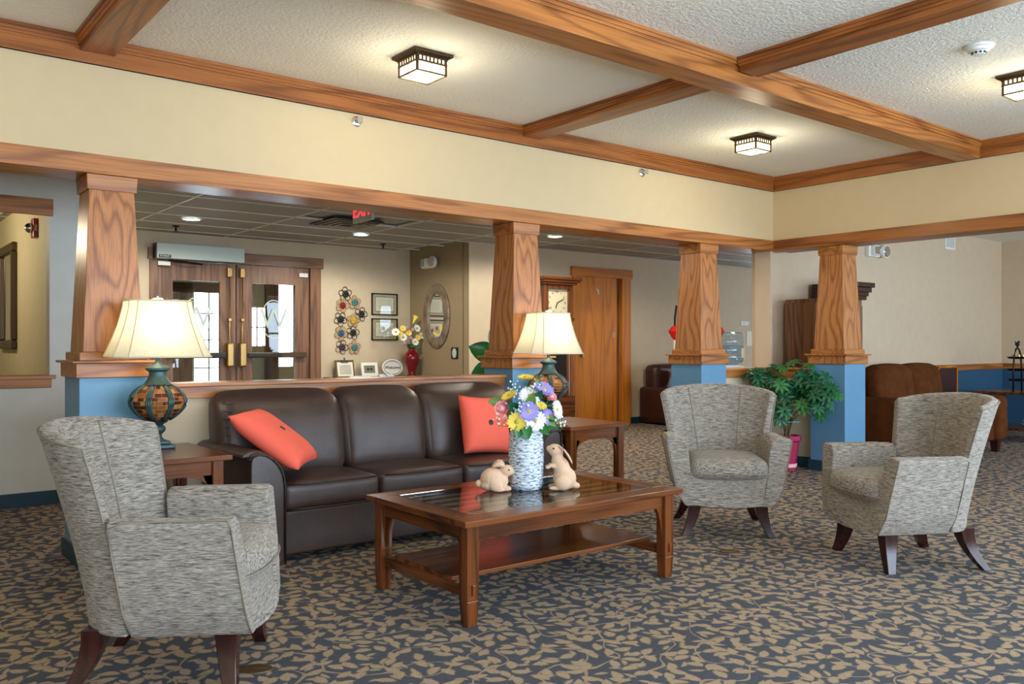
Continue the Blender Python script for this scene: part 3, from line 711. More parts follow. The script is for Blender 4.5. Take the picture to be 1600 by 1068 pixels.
# ------------------------------------------------------------------ table lamps
def table_lamp(loc, label):
    t = thing('table_lamp', label, 'lamp', loc, group='tiled table lamps')
    part('foot', MB().box(-.075,.075,-.075,.075,0,.022).box(-.055,.055,-.055,.055,.022,.042), 'teal_patina', t, bevel=.008)
    part('lower_stem', MB().lathe([(.04,.04),(.022,.06),(.02,.075),(.038,.092),(.042,.108),(.034,.122),(.026,.128),(.05,.142),(.056,.15),(.05,.158)], 28), 'teal_patina', t, smooth=45)
    bz0, bz1 = .155, .345
    def rad(z): k = (z-bz0)/(bz1-bz0); return .054+.086*math.sin(PI*min(1, max(0, k*.98+.02)))**.8 * (1+.12*(k-.5)) + .012*k
    body = part('body', MB().lathe([(rad(bz0+(bz1-bz0)*i/16)-.004, bz0+(bz1-bz0)*i/16) for i in range(17)], 48), 'grout', t, smooth=45)
    rows, cols = 9, 24; vis = []
    for r in range(rows):
        za, zb = bz0+(bz1-bz0)*(r+.06)/rows, bz0+(bz1-bz0)*(r+.94)/rows
        mbt = MB(); half = 2*PI/cols*.46
        ps = []
        for (zz, k) in ((za, 0), (zb, 0)):
            for a in (-half, 0, half): ps.append((rad(zz)*math.cos(a), rad(zz)*math.sin(a), zz))
        ps += [tuple(c*.965 if i < 2 else c for i, c in enumerate(p)) for p in ps]
        mbt.add(ps, [(0,1,4,3),(1,2,5,4),(6,9,10,7),(7,10,11,8),(0,6,7,1),(1,7,8,2),(3,4,10,9),(4,5,11,10),(0,3,9,6),(2,8,11,5)])
        mats = ['tile_brown', 'tile_amber', 'tile_gold', 'tile_brown']
        mes = []
        for mn in mats[:3]:
            me = mbt.mesh('tile'); me.materials.append(MATS[mn]); mes.append(me)
        for c in range(cols):
            a = 2*PI*(c+.5*(r % 2))/cols
            o = bpy.data.objects.new('tile', random.choice(mes+mes[:2])); C.objects.link(o); o.parent = body; o.rotation_euler = (0,0,a)
    for i in range(8):
        a = 2*PI*(i+.25)/8
        for da in (-.07, .07):
            pts = [(rad(bz0+(bz1-bz0)*j/12)*1.02*math.cos(a+da), rad(bz0+(bz1-bz0)*j/12)*1.02*math.sin(a+da), bz0+(bz1-bz0)*j/12) for j in range(13)]
            if da < 0: rib = MB()
            rib.tube(pts, .0065, 6)
        rib.tube([(rad(bz0+(bz1-bz0)*j/12)*1.01*math.cos(a), rad(bz0+(bz1-bz0)*j/12)*1.01*math.sin(a), bz0+(bz1-bz0)*j/12) for j in range(13)], .008, 6)
        part('rib', rib, 'teal_patina', t, smooth=True)
    part('neck', MB().lathe([(.07,.338),(.078,.346),(.07,.352),(.056,.372),(.045,.40),(.046,.416),(.064,.428),(.062,.438),(.036,.452),(.018,.462),(.012,.475),(.012,.50)], 32), 'teal_patina', t, smooth=45)
    # shade: cut-corner rectangle, concave sides
    z0, z1 = .497, .80
    def ring(z, g=0):
        k = (z-z0)/(z1-z0); e = (1-k)**1.7
        a, b_ = lerp(.160, .225, e)+.028*(1-k)+g, lerp(.095, .145, e)+.022*(1-k)+g; c = lerp(.035, .06, e)
        return [(a-c,-b_,z),(a,-b_+c,z),(a,b_-c,z),(a-c,b_,z),(-a+c,b_,z),(-a,b_-c,z),(-a,-b_+c,z),(-a+c,-b_,z)]
    sh = part('shade', MB().loft([ring(z0+(z1-z0)*i/10) for i in range(11)], cap=False), 'shade_linen', t, smooth=25)
    trim = MB()
    for z in (z0, z1): trim.tube([Vector(p) for p in ring(z, .002)], .005, 6, True)
    for j in range(8): trim.tube([ring(z0+(z1-z0)*i/10, .001)[j] for i in range(11)], .003, 5)
    part('shade_trim', trim, 'shade_linen', sh, smooth=True)
    part('finial', MB().lathe([(.005,.80),(.005,.806),(.03,.81),(.026,.818),(.006,.822),(.004,.828)], 20).tube([(-.11,0,.797),(.11,0,.797)], .003), 'white_ceramic', t, smooth=45)
    part('harp', MB().tube([(0,-.0,.49)]+[(.05*math.sin(PI*i/8), 0, .50+.3*i/8) for i in range(1, 8)]+[(0,0,.80)], .002, 5), 'brass', t)
    part('bulb', MB().sphere((0,0,.60), .032, 12, 8), 'bulb', t, smooth=True)
    lamp_light('lamp_glow', (loc[0], loc[1], loc[2]+.645), 2.8, (1, .93, .80), .05)
table_lamp((1.40, 4.86, .63), 'lit table lamp with tiled teal body on the left end table')
table_lamp((4.24, 4.89, .63), 'lit table lamp with tiled teal body on the far end table')

# ------------------------------------------------------------------ coffee table decorations
ZT = .4575
def rabbit(name, label, loc, rz, blobs, ears, eyes, nose, sc_=1.0):
    mb = MB()
    for c, r, s, rot in blobs: mb.sphere(c, r, 16, 10, s, rot)
    me = mb.mesh('body'); t = thing(name, label, 'figurine', loc, rz, 'rabbit figurines'); t.scale = (sc_,)*3
    o = link('body', me, 'terracotta', t, True)
    md = o.modifiers.new('fuse', 'REMESH'); md.mode = 'VOXEL'; md.voxel_size = .0035; md.use_smooth_shade = True
    md = o.modifiers.new('soften', 'SMOOTH'); md.factor = .5; md.iterations = 5
    for pts, w0 in ears:
        rr = [w0*.55, w0, w0*1.05, w0*.8, w0*.25][:len(pts)]
        m2 = MB(); rings = []
        for p, r in zip(pts, rr): rings.append([(p[0]+r*math.cos(2*PI*k/10)*p[3], p[1]+r*math.sin(2*PI*k/10), p[2]+r*math.cos(2*PI*k/10)*p[4]) for k in range(10)])
        part('ear', m2.loft(rings), 'terracotta', t, smooth=True)
    for e in eyes: part('eye', MB().sphere(e, .0045, 8, 6), 'button_black', t, smooth=True)
    part('nose', MB().sphere(nose, .004, 8, 6), 'tile_brown', t, smooth=True)
# local +x = the way the animal faces
Ry = lambda a: R(math.radians(a), 'Y').to_3x3()
rabbit('rabbit_figurine', 'crouching terracotta rabbit figurine left of the flower vase', (2.635, 3.43, ZT), math.radians(-38.5),
       [((-.025,0,.058), .06, (1.05,.85,.97), None), ((-.035,0,.03), .05, (1.15,.95,.62), None), ((.015,0,.05), .045, (.9,.85,1), None), ((.045,0,.10), .032, (1.2,.9,.95), Ry(-12)), ((.068,0,.094), .017, (1.1,.9,.9), None),
        ((.045,.02,.012), .015, (1.8,.7,.8), None), ((.045,-.02,.012), .015, (1.8,.7,.8), None), ((-.005,-.045,.03), .032, (1.1,.5,.9), None), ((-.005,.045,.03), .032, (1.1,.5,.9), None), ((.01,-.045,.011), .016, (1.9,.7,.65), None), ((.01,.045,.011), .016, (1.9,.7,.65), None), ((-.095,0,.035), .018, (1,1,1.1), None)],
       [([(.035,-.014,.125,.3,1), (.02,-.018,.135,.3,1), (.0,-.022,.136,.3,1), (-.018,-.024,.128,.3,1), (-.03,-.024,.12,.3,1)], .014), ([(.035,.014,.125,.3,1), (.02,.02,.138,.3,1), (.0,.024,.14,.3,1), (-.018,.026,.132,.3,1), (-.03,.026,.122,.3,1)], .014)],
       [(.058,-.026,.108), (.058,.026,.108)], (.087,0,.096))
rabbit('rabbit_figurine', 'upright terracotta rabbit figurine right of the flower vase', (2.905, 3.26, ZT), math.radians(141.5),
       [((-.02,0,.05), .05, (1.05,.9,1.05), None), ((-.008,0,.09), .045, (.85,.8,1.25), Ry(12)), ((.01,0,.125), .034, (.85,.85,1.2), None), ((.02,0,.172), .031, (1.15,.88,.95), Ry(-28)), ((.042,0,.178), .018, (1.15,.85,.9), Ry(-28)),
        ((.03,.018,.105), .012, (1.9,.8,.8), Ry(-18)), ((.03,-.018,.105), .012, (1.9,.8,.8), Ry(-18)), ((.055,.018,.1), .010, (1.2,1,.8), None), ((.055,-.018,.1), .010, (1.2,1,.8), None),
        ((-.01,.035,.035), .036, (1.0,.55,.95), None), ((-.01,-.035,.035), .036, (1.0,.55,.95), None), ((.02,.032,.011), .016, (2.1,.7,.65), None), ((.02,-.032,.011), .016, (2.1,.7,.65), None), ((-.07,0,.018), .016, (1.2,1,.9), None)],
       [([(.002,-.02,.192,.8,.6), (-.016,-.026,.178,.8,.6), (-.032,-.028,.156,.8,.5), (-.044,-.028,.134,.8,.5), (-.05,-.028,.118,.8,.5)], .012), ([(.002,.02,.192,.8,.6), (-.016,.026,.178,.8,.6), (-.032,.028,.156,.8,.5), (-.044,.028,.134,.8,.5), (-.05,.028,.118,.8,.5)], .012)],
       [(.03,-.027,.184), (.03,.027,.184)], (.064,0,.184), 1.15)
VX, VY = 2.785, 3.385
V = thing('flower_vase', 'white and blue woven-texture vase on the coffee table', 'vase', (VX, VY, ZT))
rings = []
for i in range(87):
    k = i/86; r = .072+.017*math.sin(PI*(k*.85+.1))+.0*k; z = .35*k
    if k < .04: r -= .01*(1-k/.04)
    rings.append([((r+.0022*math.sin(i*1.55+math.sin(j*.9+i*2.3)*1.1)+.001*random.random())*math.cos(2*PI*j/72), (r+.0022*math.sin(i*1.55+math.sin(j*.9+i*2.3)*1.1))*math.sin(2*PI*j/72), z) for j in range(72)])
part('body', MB().loft(rings, cap=False).lathe([(.066,.004),(.001,.006)], 24, cap=False).lathe([(.074,.35),(.066,.348),(.064,.25)], 36, cap=False), 'woven_glaze', V, smooth=True)
part('inner_rim', MB().lathe([(.0655,.335),(.001,.334)], 24, cap=False), 'soil', V)
# flowers: positions in the camera-facing plane of the vase (right, up from vase rim, towards the viewer)
rv = Vector((.7826, -.6225, 0)); fv = Vector((.6225, .7826, 0))
def fpos(rx, up, tow): return Vector((VX, VY, ZT+.35))+rv*rx-fv*tow+Vector((0,0,up))
def daisy(n, L, w, cup, layers=2):
    mb = MB()
    for ly in range(layers):
        for i in range(n):
            a = 2*PI*(i+.5*ly)/n+random.uniform(-.06,.06); l_ = L*(1-.14*ly)*random.uniform(.92,1.05)
            pr = [(.15, .5, .0), (.5, 1, .05), (.85, .95, .11), (1, .35, .1)]
            vs = []
            for u, ww, h in pr:
                for s_ in (-1, 0, 1): vs.append((u*l_, s_*w*ww/2, (h*cup*u+.25*cup*u*u)*l_*5*.3+ly*.004-(abs(s_)*0+.15*w*(1-abs(s_)))))
            fs = [(r_*3+c, r_*3+c+1, r_*3+c+4, r_*3+c+3) for r_ in range(3) for c in range(2)]
            m2 = MB().add(vs, fs).xf(R(a,'Z')); mb.add(m2.v, m2.f)
    return mb
def aim(d):
    d = Vector(d).normalized(); return d.to_track_quat('Z', 'Y').to_matrix().to_4x4()
def flower(kind, pos, face, size, pet, label, cen='pollen', group='flowers in the woven vase', stem_to=None):
    t = thing('flower', label, 'flower', pos, group=group)
    M = aim(face)
    if kind == 'daisy': part('petals', daisy(20, size, size*.26, .22).xf(M), pet, t, smooth=True); part('centre', MB().sphere((0,0,.002), size*.22, 12, 6, (1,1,.5)).xf(M), cen, t, smooth=True)
    elif kind == 'gerbera': part('petals', daisy(15, size, size*.27, .28, 2).xf(M), pet, t, smooth=True); part('centre', MB().sphere((0,0,.004), size*.24, 12, 6, (1,1,.5)).xf(M), cen, t, smooth=True)
    elif kind == 'rose':
        mb = MB().sphere((0,0,size*.15), size*.5, 12, 8, (1,1,1.2))
        for q in range(1, 4):
            for i in range(4):
                a = q*.9+i*PI/2; r = size*(.25+.16*q)
                vs = []
                for iu in range(4):
                    for iv in range(4):
                        aa = a+(iu/3-.5)*1.9; h = iv/3
                        rr = r*(.35+.75*h**.8+(.15*h*h if q > 2 else 0)); vs.append((rr*math.cos(aa), rr*math.sin(aa), size*(1.1*h-.3)-(.04*q)*size*h-.1*size*abs(iu/3-.5)))
                mb.add(vs, [(i_*4+j, i_*4+j+1, i_*4+j+5, i_*4+j+4) for i_ in range(3) for j in range(3)])
        part('petals', mb.xf(M), pet, t, smooth=True)
    p = Vector(pos); base = stem_to if stem_to is not None else Vector((VX+(p.x-VX)*.15, VY+(p.y-VY)*.15, ZT+.22))
    mid = p.lerp(base, .45)+Vector((0,0,.02)); bk = Vector(face).normalized()*-.012
    part('stem', MB().tube([bk, (mid-p)*.5+bk*1.5, mid-p, base-p], .0022, 5), 'leaf_green', t, smooth=True)
    return t
FR = lambda r, u, o: rv*r+Vector((0,0,u))-fv*o       # facing direction: right, up, towards viewer
flower('gerbera', fpos(-.002,.215,.02), FR(0,.9,.25), .047, 'petal_yellow', 'yellow gerbera at the very top of the coffee-table bouquet')
flower('gerbera', fpos(-.085,.125,.03), FR(-.4,.8,.4), .046, 'petal_yellow', 'yellow gerbera at the upper left of the coffee-table bouquet')
flower('gerbera', fpos(-.048,.0,.09), FR(-.25,.2,1), .052, 'petal_yellow', 'yellow gerbera at the lower left, just above the woven vase')
flower('gerbera', fpos(.073,.075,.05), FR(.3,.8,.5), .035, 'petal_yellow', 'small yellow bloom at the middle right of the bouquet')
flower('daisy', fpos(.018,.125,.04), FR(.1,.6,.8), .058, 'petal_white', 'white daisy high in the middle of the coffee-table bouquet')
flower('daisy', fpos(.045,.005,.09), FR(.1,.1,1), .055, 'petal_white', 'white daisy with yellow eye, low on the bouquet front')
flower('daisy', fpos(.155,.055,.02), FR(.85,.2,.5), .052, 'petal_white', 'white daisy at the right edge of the bouquet')
flower('daisy', fpos(.09,.16,.02), FR(.35,.8,.5), .058, 'petal_violet', 'violet daisy at the upper right against the lamp body')
flower('daisy', fpos(.012,.052,.09), FR(.05,.3,1), .054, 'petal_violet', 'violet daisy with yellow eye in the centre of the bouquet')
flower('daisy', fpos(.105,.02,.06), FR(.6,.1,.7), .046, 'petal_violet', 'violet daisy low on the right side of the bouquet')
flower('rose', fpos(-.118,.06,.04), FR(-.25,.3,.9), .042, 'petal_pink', 'pink rose on the left side overlapping the coral pillow')
flower('rose', fpos(.12,.115,.03), FR(.5,.55,.6), .032, 'petal_pink', 'pink rose on the right side below the violet daisy')
flower('rose', fpos(-.005,.11,.0), FR(-.2,.8,.3), .026, 'petal_pink', 'small pink bud tucked behind the white daisy')
def leafmesh(L, W, cup=.2, n=6):
    mb = MB(); vs = []
    for i in range(n+1):
        u = i/n; w_ = W*math.sin(PI*u**.8)**.8 if 0 < u < 1 else .0004
        for s_ in (-1, 0, 1): vs.append((u*L, s_*w_/2, cup*L*(-.5*u*u+.3*u)+(abs(s_)*w_*.25)))
    return mb.add(vs, [(r_*3+c, r_*3+c+1, r_*3+c+4, r_*3+c+3) for r_ in range(n) for c in range(2)])
lv = [(-.15,.095,.0,(-1,.0,.1),'leaf_light','round pale leaf at the left of the bouquet'), (.02,.075,.06,(.2,.7,.4),'leaf_light','pale leaf behind the central violet daisy'), (.07,.13,.0,(.1,1,.1),'leaf_light','pale leaf standing behind the right pink rose'),
      (.125,.03,.04,(.6,-.6,.4),'leaf_light','pale leaf hanging under the right white daisy'), (-.03,-.01,.08,(-.3,-.9,.4),'leaf_green','dark green leaf drooping over the left vase rim'), (.0,-.01,.09,(.1,-1,.4),'leaf_green','dark green leaf drooping over the front vase rim'),
      (.08,-.01,.07,(.6,-.6,.4),'leaf_green','dark green leaf over the right vase rim'), (.115,-.005,.05,(1,-.3,.2),'leaf_dark','blue-green leaf reaching right from the vase rim'), (-.06,.06,.05,(-.4,.3,.5),'leaf_dark','dark leaf behind the left baby breath'), (.06,.1,.02,(.3,.5,.5),'leaf_dark','dark leaf in the middle of the bouquet')]
for r_, u_, o_, d_, mt, lab in lv:
    p = fpos(r_*.75, u_, o_); d = FR(*d_)
    q = Vector(d).normalized(); side = q.cross(-fv).normalized(); up = side.cross(q)
    M = Matrix((q, side, up)).transposed().to_4x4()
    o = part('bouquet_leaf', leafmesh(.085, .052).xf(M), mt, None, smooth=True, label=lab+' on the table' if len(lab.split()) < 12 else lab, cat='leaf', group='leaves in the woven vase'); o.location = p
for i, (r_, u_, o_, lab) in enumerate([(-.06,.165,.02,'white baby breath sprig at the top left of the bouquet'), (.045,.175,.02,'white baby breath sprig at the top right of the bouquet'), (-.075,.065,.07,'white baby breath sprig in the middle left of the bouquet'), (-.135,.01,.06,'white baby breath sprig at the left edge below the pink rose'),
                                       (.01,.0,.1,'white baby breath sprig at the front of the vase rim'), (.17,-.01,.03,'white baby breath sprig at the right edge of the bouquet'), (-.02,.08,.09,'white baby breath sprig beside the central violet daisy')]):
    p = fpos(r_, u_, o_); t = thing('baby_breath_sprig', lab, 'flower', p, group='baby breath sprigs'); mb = MB(); st = MB()
    base = Vector((VX, VY, ZT+.26))-p
    for q in range(16):
        c = Vector((random.gauss(0,.018), random.gauss(0,.018), random.gauss(0,.02))); mb.sphere(c, random.uniform(.004,.007), 6, 4)
        st.tube([c, c*.4+Vector((0,0,-.03))], .0008, 3)
    st.tube([(0,0,-.03), base*.4, base], .0014, 4)
    part('blossoms', mb, 'petal_white', t, smooth=True, kind='stuff'); part('stems', st, 'leaf_green', t)

# ------------------------------------------------------------------ potted schefflera
P = thing('potted_plant', 'leafy umbrella plant in a magenta pot by the blue column', 'potted plant', (7.13, 4.76, 0))
part('pot', MB().lathe([(.075,.0),(.08,.005),(.085,.06),(.115,.28),(.135,.29),(.138,.335),(.122,.335),(.118,.30),(.001,.30)], 8), 'magenta_pot', P, bevel=.004)
part('pot_foot_band', MB().lathe([(.079,.035),(.090,.037),(.094,.07),(.083,.072)], 8), 'petal_pink', P)
part('soil', MB().lathe([(.116,.30),(.001,.306)], 16), 'soil', P)
heads = []
for (dx, dy, z, n_) in ((.0,.0,.78,14), (.12,-.22,.80,20), (.02,-.38,.72,18), (-.05,.14,.86,12), (-.1,.24,.87,12), (.14,-.1,.9,12), (-.16,.0,.62,10), (-.05,-.2,.62,12)):
    st = [(random.uniform(-.03,.03), random.uniform(-.03,.03), .30), (dx*.2, dy*.15, .48), (dx*.6, dy*.55, z-.12), (dx, dy, z-.02)]
    part('stem', MB().tube(st, [.009,.008,.006,.004], 6), 'bark', P, smooth=True)
    heads.append((dx, dy, z, n_))
part('support_ring', MB().tube([(.12*math.cos(2*PI*k/20), .12*math.sin(2*PI*k/20), .47) for k in range(20)], .003, 5, True), 'strap_blue', P)
cl = MB()
for i in range(8):
    m2 = leafmesh(.085, .032, .5, 5).xf(R(2*PI*i/8+.1,'Z') @ T((.008,0,0))); cl.add(m2.v, m2.f)
cl.tube([(0,0,0), (0,0,-.07)], .002, 4)
cms = []
for mt in ('leaf_green', 'leaf_dark', 'leaf_dark'):
    me = cl.mesh('leaf_cluster'); me.materials.append(MATS[mt])
    for p_ in me.polygons: p_.use_smooth = True
    cms.append(me)
for dx, dy, z, n_ in heads:
    for i in range(n_):
        o = bpy.data.objects.new('leaf_cluster', random.choice(cms)); C.objects.link(o); o.parent = P
        g = Vector((random.gauss(0,.06), random.gauss(0,.085), random.gauss(0,.06)))
        x = min(dx+g.x, .20); o.location = (min(x, .2), min(.29, dy+g.y), max(.5, z+g.z)); s_ = random.uniform(.75, 1.1); o.scale = (s_,)*3
        if o.location.x > .12 and o.location.y < -.05: o.location.x = .10+random.uniform(-.08, .03)
        d = g.normalized()*.7+Vector((-.4,-.25,.75)); o.rotation_euler = d.to_track_quat('Z','Y').to_euler()

# ------------------------------------------------------------------ right room furniture
L = thing('loveseat', 'brown suede loveseat under the chair rail behind the right armchair', 'loveseat', (8.56, 4.06, 0))
W2, D2 = 1.78, 1.0
part('base', B(.05, W2-.05, .06, D2-.04, .13, .36), 'brown_suede', L, bevel=.03, seg=3)
for x in (.1, W2-.1):
    for y in (.1, D2-.1): part('foot', MB().frustum(x, y, 0, .032, .135, .045), 'leg_mahogany', L)
for mir in (0, 1):
    a, b_ = (0, .24) if not mir else (W2-.24, W2)
    mb = rbox(.24, D2, .50, .055, .012).xf(T(((a+b_)/2, D2/2, .38))); part('arm', mb, 'brown_suede', L, smooth=True)
part('back_frame', B(.1, W2-.1, D2-.18, D2-.01, .15, .74), 'brown_suede', L, bevel=.05, seg=3)
for i in range(2):
    w_ = (W2-.46)/2; c = .23+w_*(i+.5)
    part('seat_cushion', rbox(w_, .74, .19, .06, .01, 10, .02).xf(T((c, .40, .435))), 'brown_suede', L, smooth=True)
    mb = rbox(w_+.04, .26, .50, .10, .03, 10, .02); mb.v = [(x, y+.12*z, z) for x, y, z in mb.v]
    part('back_cushion', mb.xf(T((c, .74, .72))), 'brown_suede', L, smooth=True)
F = thing('framed_picture', 'gold-framed dark picture propped against the wall beside the loveseat', 'picture', (11.25, 5.15, .035))
part('picture_panel', B(-.25,.25,-.004,.006,-.02,.87), 'lobby_leather', F); mb = MB()
for a in ((-.265,-.245,-.03,.88),(.245,.265,-.03,.88),(-.265,.265,.865,.885),(-.265,.265,-.035,-.015)): mb.box(a[0],a[1],-.012,.012,a[2],a[3])
part('frame', mb, 'golden_oak_z', F)
Hh = thing('hutch', 'tall dark wood hutch standing behind the right blue column', 'hutch', (7.72, 4.72, 0))
part('body', B(.02, .72, .02, .46, .06, 1.66), 'brown_oak_z', Hh, bevel=.004); part('plinth', B(0, .74, 0, .46, 0, .06), 'brown_oak_x', Hh)
part('side_panel', B(0.0, .02, .0, .46, .06, 1.62), 'brown_oak_z', Hh, bevel=.004)
mb = MB()
for z, e in ((1.66,.02), (1.70,.04), (1.74,.07), (1.79,.10)): mb.box(.5, .74+e, .0-e*.6, .47, z, z+.05)
part('cornice', mb, 'leg_mahogany', Hh, bevel=.004)
for i in range(2): part('door', B(.04+.34*i, .36+.34*i, .0, .02, .12, 1.6), 'brown_oak_z', Hh, bevel=.004)
St = thing('side_table', 'dark wooden side table at the right picture edge', 'side table', (11.75, 4.5, 0))
part('top', B(-.42, .42, -.38, .38, .585, .615), 'walnut_x', St, bevel=.004); part('shelf', B(-.37, .37, -.33, .33, .14, .17), 'walnut_x', St)
for x in (-.37, .37):
    for y in (-.33, .33): part('leg', B(x-.03, x+.03, y-.03, y+.03, 0, .585), 'walnut_z', St)
part('back_panel', B(-.34, .34, .30, .32, .17, .585), 'leg_mahogany', St)
K = thing('tiered_stand', 'black wrought-iron tiered stand topped with a bird', 'stand', (11.72, 4.5, .615))
mb = MB()
for k_ in (-1, 1): mb.tube([(k_*.13,0,0), (k_*.12,0,.3), (k_*.10,0,.44), (k_*.05,0,.52), (0,0,.55)], .011, 6)
part('frame', mb, 'dark_metal', K, smooth=True)
for z, r_ in ((.12,.12), (.25,.13), (.40,.12)):
    tr = part('tray', MB().lathe([(.01,z),(r_*.8,z+.005),(r_,z+.03),(r_-.008,z+.03),(r_*.78,z+.012),(.01,z+.01)], 20), 'dark_metal', K, smooth=45)
part('bird', MB().sphere((0,0,.585), .03, 10, 6, (1.5,.8,.9)).sphere((.035,0,.615), .016).tube([(-.03,0,.59),(-.08,0,.625)], [.012,.004]).tube([(.045,0,.615),(.062,0,.612)], [.005,.001]), 'dark_metal', K, smooth=True)
for i in range(5):
    a = i*1.256; part('candle', MB().lathe([(.014,.412),(.014,.455),(.002,.458)], 10, (.06*math.cos(a), .06*math.sin(a), 0)), 'brass', K, smooth=45)
t = thing('white_fern', 'white spiky ornament on the lower shelf of the side table', 'ornament', (11.6, 4.3, .17)); mb = MB()
for i in range(40):
    a = random.uniform(0, 2*PI); e = random.uniform(.2, 1.3); mb.tube([(0,0,.01), (.12*math.cos(a)*math.cos(e), .12*math.sin(a)*math.cos(e), .02+.1*math.sin(e))], [.003,.001], 4)
part('spikes', mb, 'white_ceramic', t, kind='stuff')
def emergency(loc, rz, label, round_heads=False):
    t = thing('emergency_light', label, 'emergency light', loc, rz, 'emergency lights'); part('housing', B(-.15,.10,-.05,0,-.07,.07), 'white_plastic', t, bevel=.008)
    for i, x in enumerate((-.05, .17)):
        M = T((x, -.075, 0)) @ R(PI/2,'X')
        if i == 0: M = M @ R(PI/4,'Z')
        part('lamp_head', MB().lathe([(.07,-.03),(.082,-.01),(.082,.01),(.075,.02)], 4 if i == 0 else 18).xf(M), 'white_plastic', t, smooth=40)
        part('lens', MB().lathe([(.066,.02),(.06,.028),(.002,.03)], 4 if i == 0 else 18).xf(M), 'chrome', t, smooth=40)
    part('lamp_arm', B(.09,.14,-.06,-.02,-.02,.02), 'white_plastic', t)
emergency((9.55, 5.24, 2.29), 0, 'white twin-head emergency light above the brown loveseat')
t = thing('air_grille', 'white slotted air grille high on the right room wall', 'vent', (11.5, 5.238, 2.545))
part('frame', MB().box(-.14,.14,-.012,0,-.1,-.075).box(-.14,.14,-.012,0,.075,.1).box(-.14,-.115,-.012,0,-.075,.075).box(.115,.14,-.012,0,-.075,.075), 'white_plastic', t, bevel=.002)
part('backing', B(-.115,.115,-.004,0,-.075,.075), 'sage', t)
for i in range(12): part('slat', B(-.105+.018*i, -.097+.018*i, -.01, -.002, -.075, .075), 'white_plastic', t)

# ------------------------------------------------------------------ entrance doors
def panel_door(name, x0, x1, gx0, gx1, hinge_left):
    y0, y1 = YE+.015, YE+.06
    d = struct(name, B(x0, gx0, y0, y1, .01, 2.195), 'brown_oak_z', .002)
    part('stile', B(gx1, x1, y0, y1, .01, 2.195), 'brown_oak_z', d, bevel=.002)
    part('top_rail', B(gx0, gx1, y0, y1, 1.97, 2.195), 'brown_oak_z', d); part('bottom_rail', B(gx0, gx1, y0, y1, .01, .26), 'brown_oak_x', d)
    part('glass_pane', B(gx0, gx1, y0+.018, y0+.026, .26, 1.97), 'clear_glass', d)
    rx = x1-.085 if hinge_left else x0+.06
    part('vertical_rod', MB().tube([(rx, y0-.03, .05), (rx, y0-.03, 2.08)], .008, 8), 'brass', d, smooth=True)
    part('top_latch', B(rx-.03, rx+.03, y0-.05, y0, 2.03, 2.15), 'brass', d, bevel=.008); part('rod_guide', B(rx-.018, rx+.018, y0-.045, y0, 1.49, 1.52), 'brass', d)
    part('latch_case', B(rx-.045, rx+.045, y0-.085, y0, .92, 1.22), 'brass', d, bevel=.02, seg=3)
    bx0, bx1 = (x0+.1, rx-.045) if hinge_left else (rx+.045, x1-.06)
    part('panic_bar', B(bx0, bx1, y0-.06, y0, 1.03, 1.10), 'bronze', d, bevel=.004)
    px0, px1 = (bx1-.45, bx1-.01) if hinge_left else (bx0+.01, bx0+.45)
    part('push_pad', B(px0, px1, y0-.078, y0-.058, 1.04, 1.09), 'black_plastic', d, bevel=.006)
    gc = (gx0+gx1)/2
    ov = MB().tube([(gc+.165*math.cos(2*PI*k/40), y0+.012, 1.52+.245*math.sin(2*PI*k/40)) for k in range(40)], .006, 5, True)
    part('monogram_oval', ov, 'petal_white', d, smooth=True)
    me = text_mesh('W', .36, .002); me.transform(T((gc, y0+.012, 1.52)) @ R(PI/2,'X')); link('monogram', me, 'operator_grey', d)
    return d
panel_door('door_1', 3.02, 3.962, 3.20, 3.765, True); panel_door('door_2', 3.978, 4.945, 4.177, 4.753, False)
mb = B(2.93, 3.02, YE-.025, YE+.13, 0, 2.20); mb.box(4.95, 5.10, YE-.025, YE+.13, 0, 2.20); struct('trim_19', mb, 'brown_oak_z', .003)
struct('trim_20', B(2.91, 5.13, YE-.04, YE+.02, 2.20, 2.335), 'brown_oak_x', .003)
O = thing('door_operator', 'long pale grey door operator box over the left entrance door', 'door operator', (2.97, YE-.04, 2.29))
part('housing', B(0, 1.04, -.12, 0, -.085, .09), 'operator_grey', O, bevel=.004); part('end_cap', B(-.012, 0, -.12, 0, -.085, .09), 'black_plastic', O)
part('badge', rbox(.14, .004, .035, .0018).xf(T((.09, -.121, -.06))), 'black_plastic', O)
me = text_mesh('STANLEY', .028, .0006); me.transform(T((.09, -.1236, -.06)) @ R(PI/2,'X')); link('badge_lettering', me, 'white_plastic', O)
part('swing_arm', MB().tube([(.15,-.06,-.10), (.35,-.12,-.12), (.55,-.02,-.125)], .012, 6), 'dark_metal', O); part('arm_bracket', B(.04,.18,-.03,0.02,-.16,-.115), 'white_plastic', O)
t = part('door_closer_plate', B(4.80, 4.92, YE-.012, YE+.014, 2.08, 2.13), 'white_plastic', None, label='small white plate at the upper right corner of the right entrance door', cat='plate')
# vestibule behind the doors
YV = 13.0
mb = B(1.9, 3.55, YV, YV+.1, 0, 2.6); mb.box(4.74, 5.14, YV, YV+.1, 0, 2.6); mb.box(5.14, 5.36, YV, YV+.1, 0, 1.18); mb.box(5.14, 5.36, YV, YV+.1, 1.78, 2.6); mb.box(5.36, 5.58, YV, YV+.1, 0, 2.6); mb.box(5.84, 6.6, YV, YV+.1, 0, 2.6)
mb.box(3.55, 4.74, YV, YV+.1, 2.12, 2.6); mb.box(5.58, 5.84, YV, YV+.1, 2.3, 2.6); mb.box(5.58, 5.84, YV, YV+.1, 0, .85)
struct('wall_vestibule_outer', mb, 'hall_paint'); struct('wall_vestibule_left', B(1.8, 1.9, YE+.12, YV+.1, 0, 2.6), 'hall_paint'); struct('wall_vestibule_right', B(6.5, 6.6, YE+.12, YV, 0, 2.6), 'hall_paint')
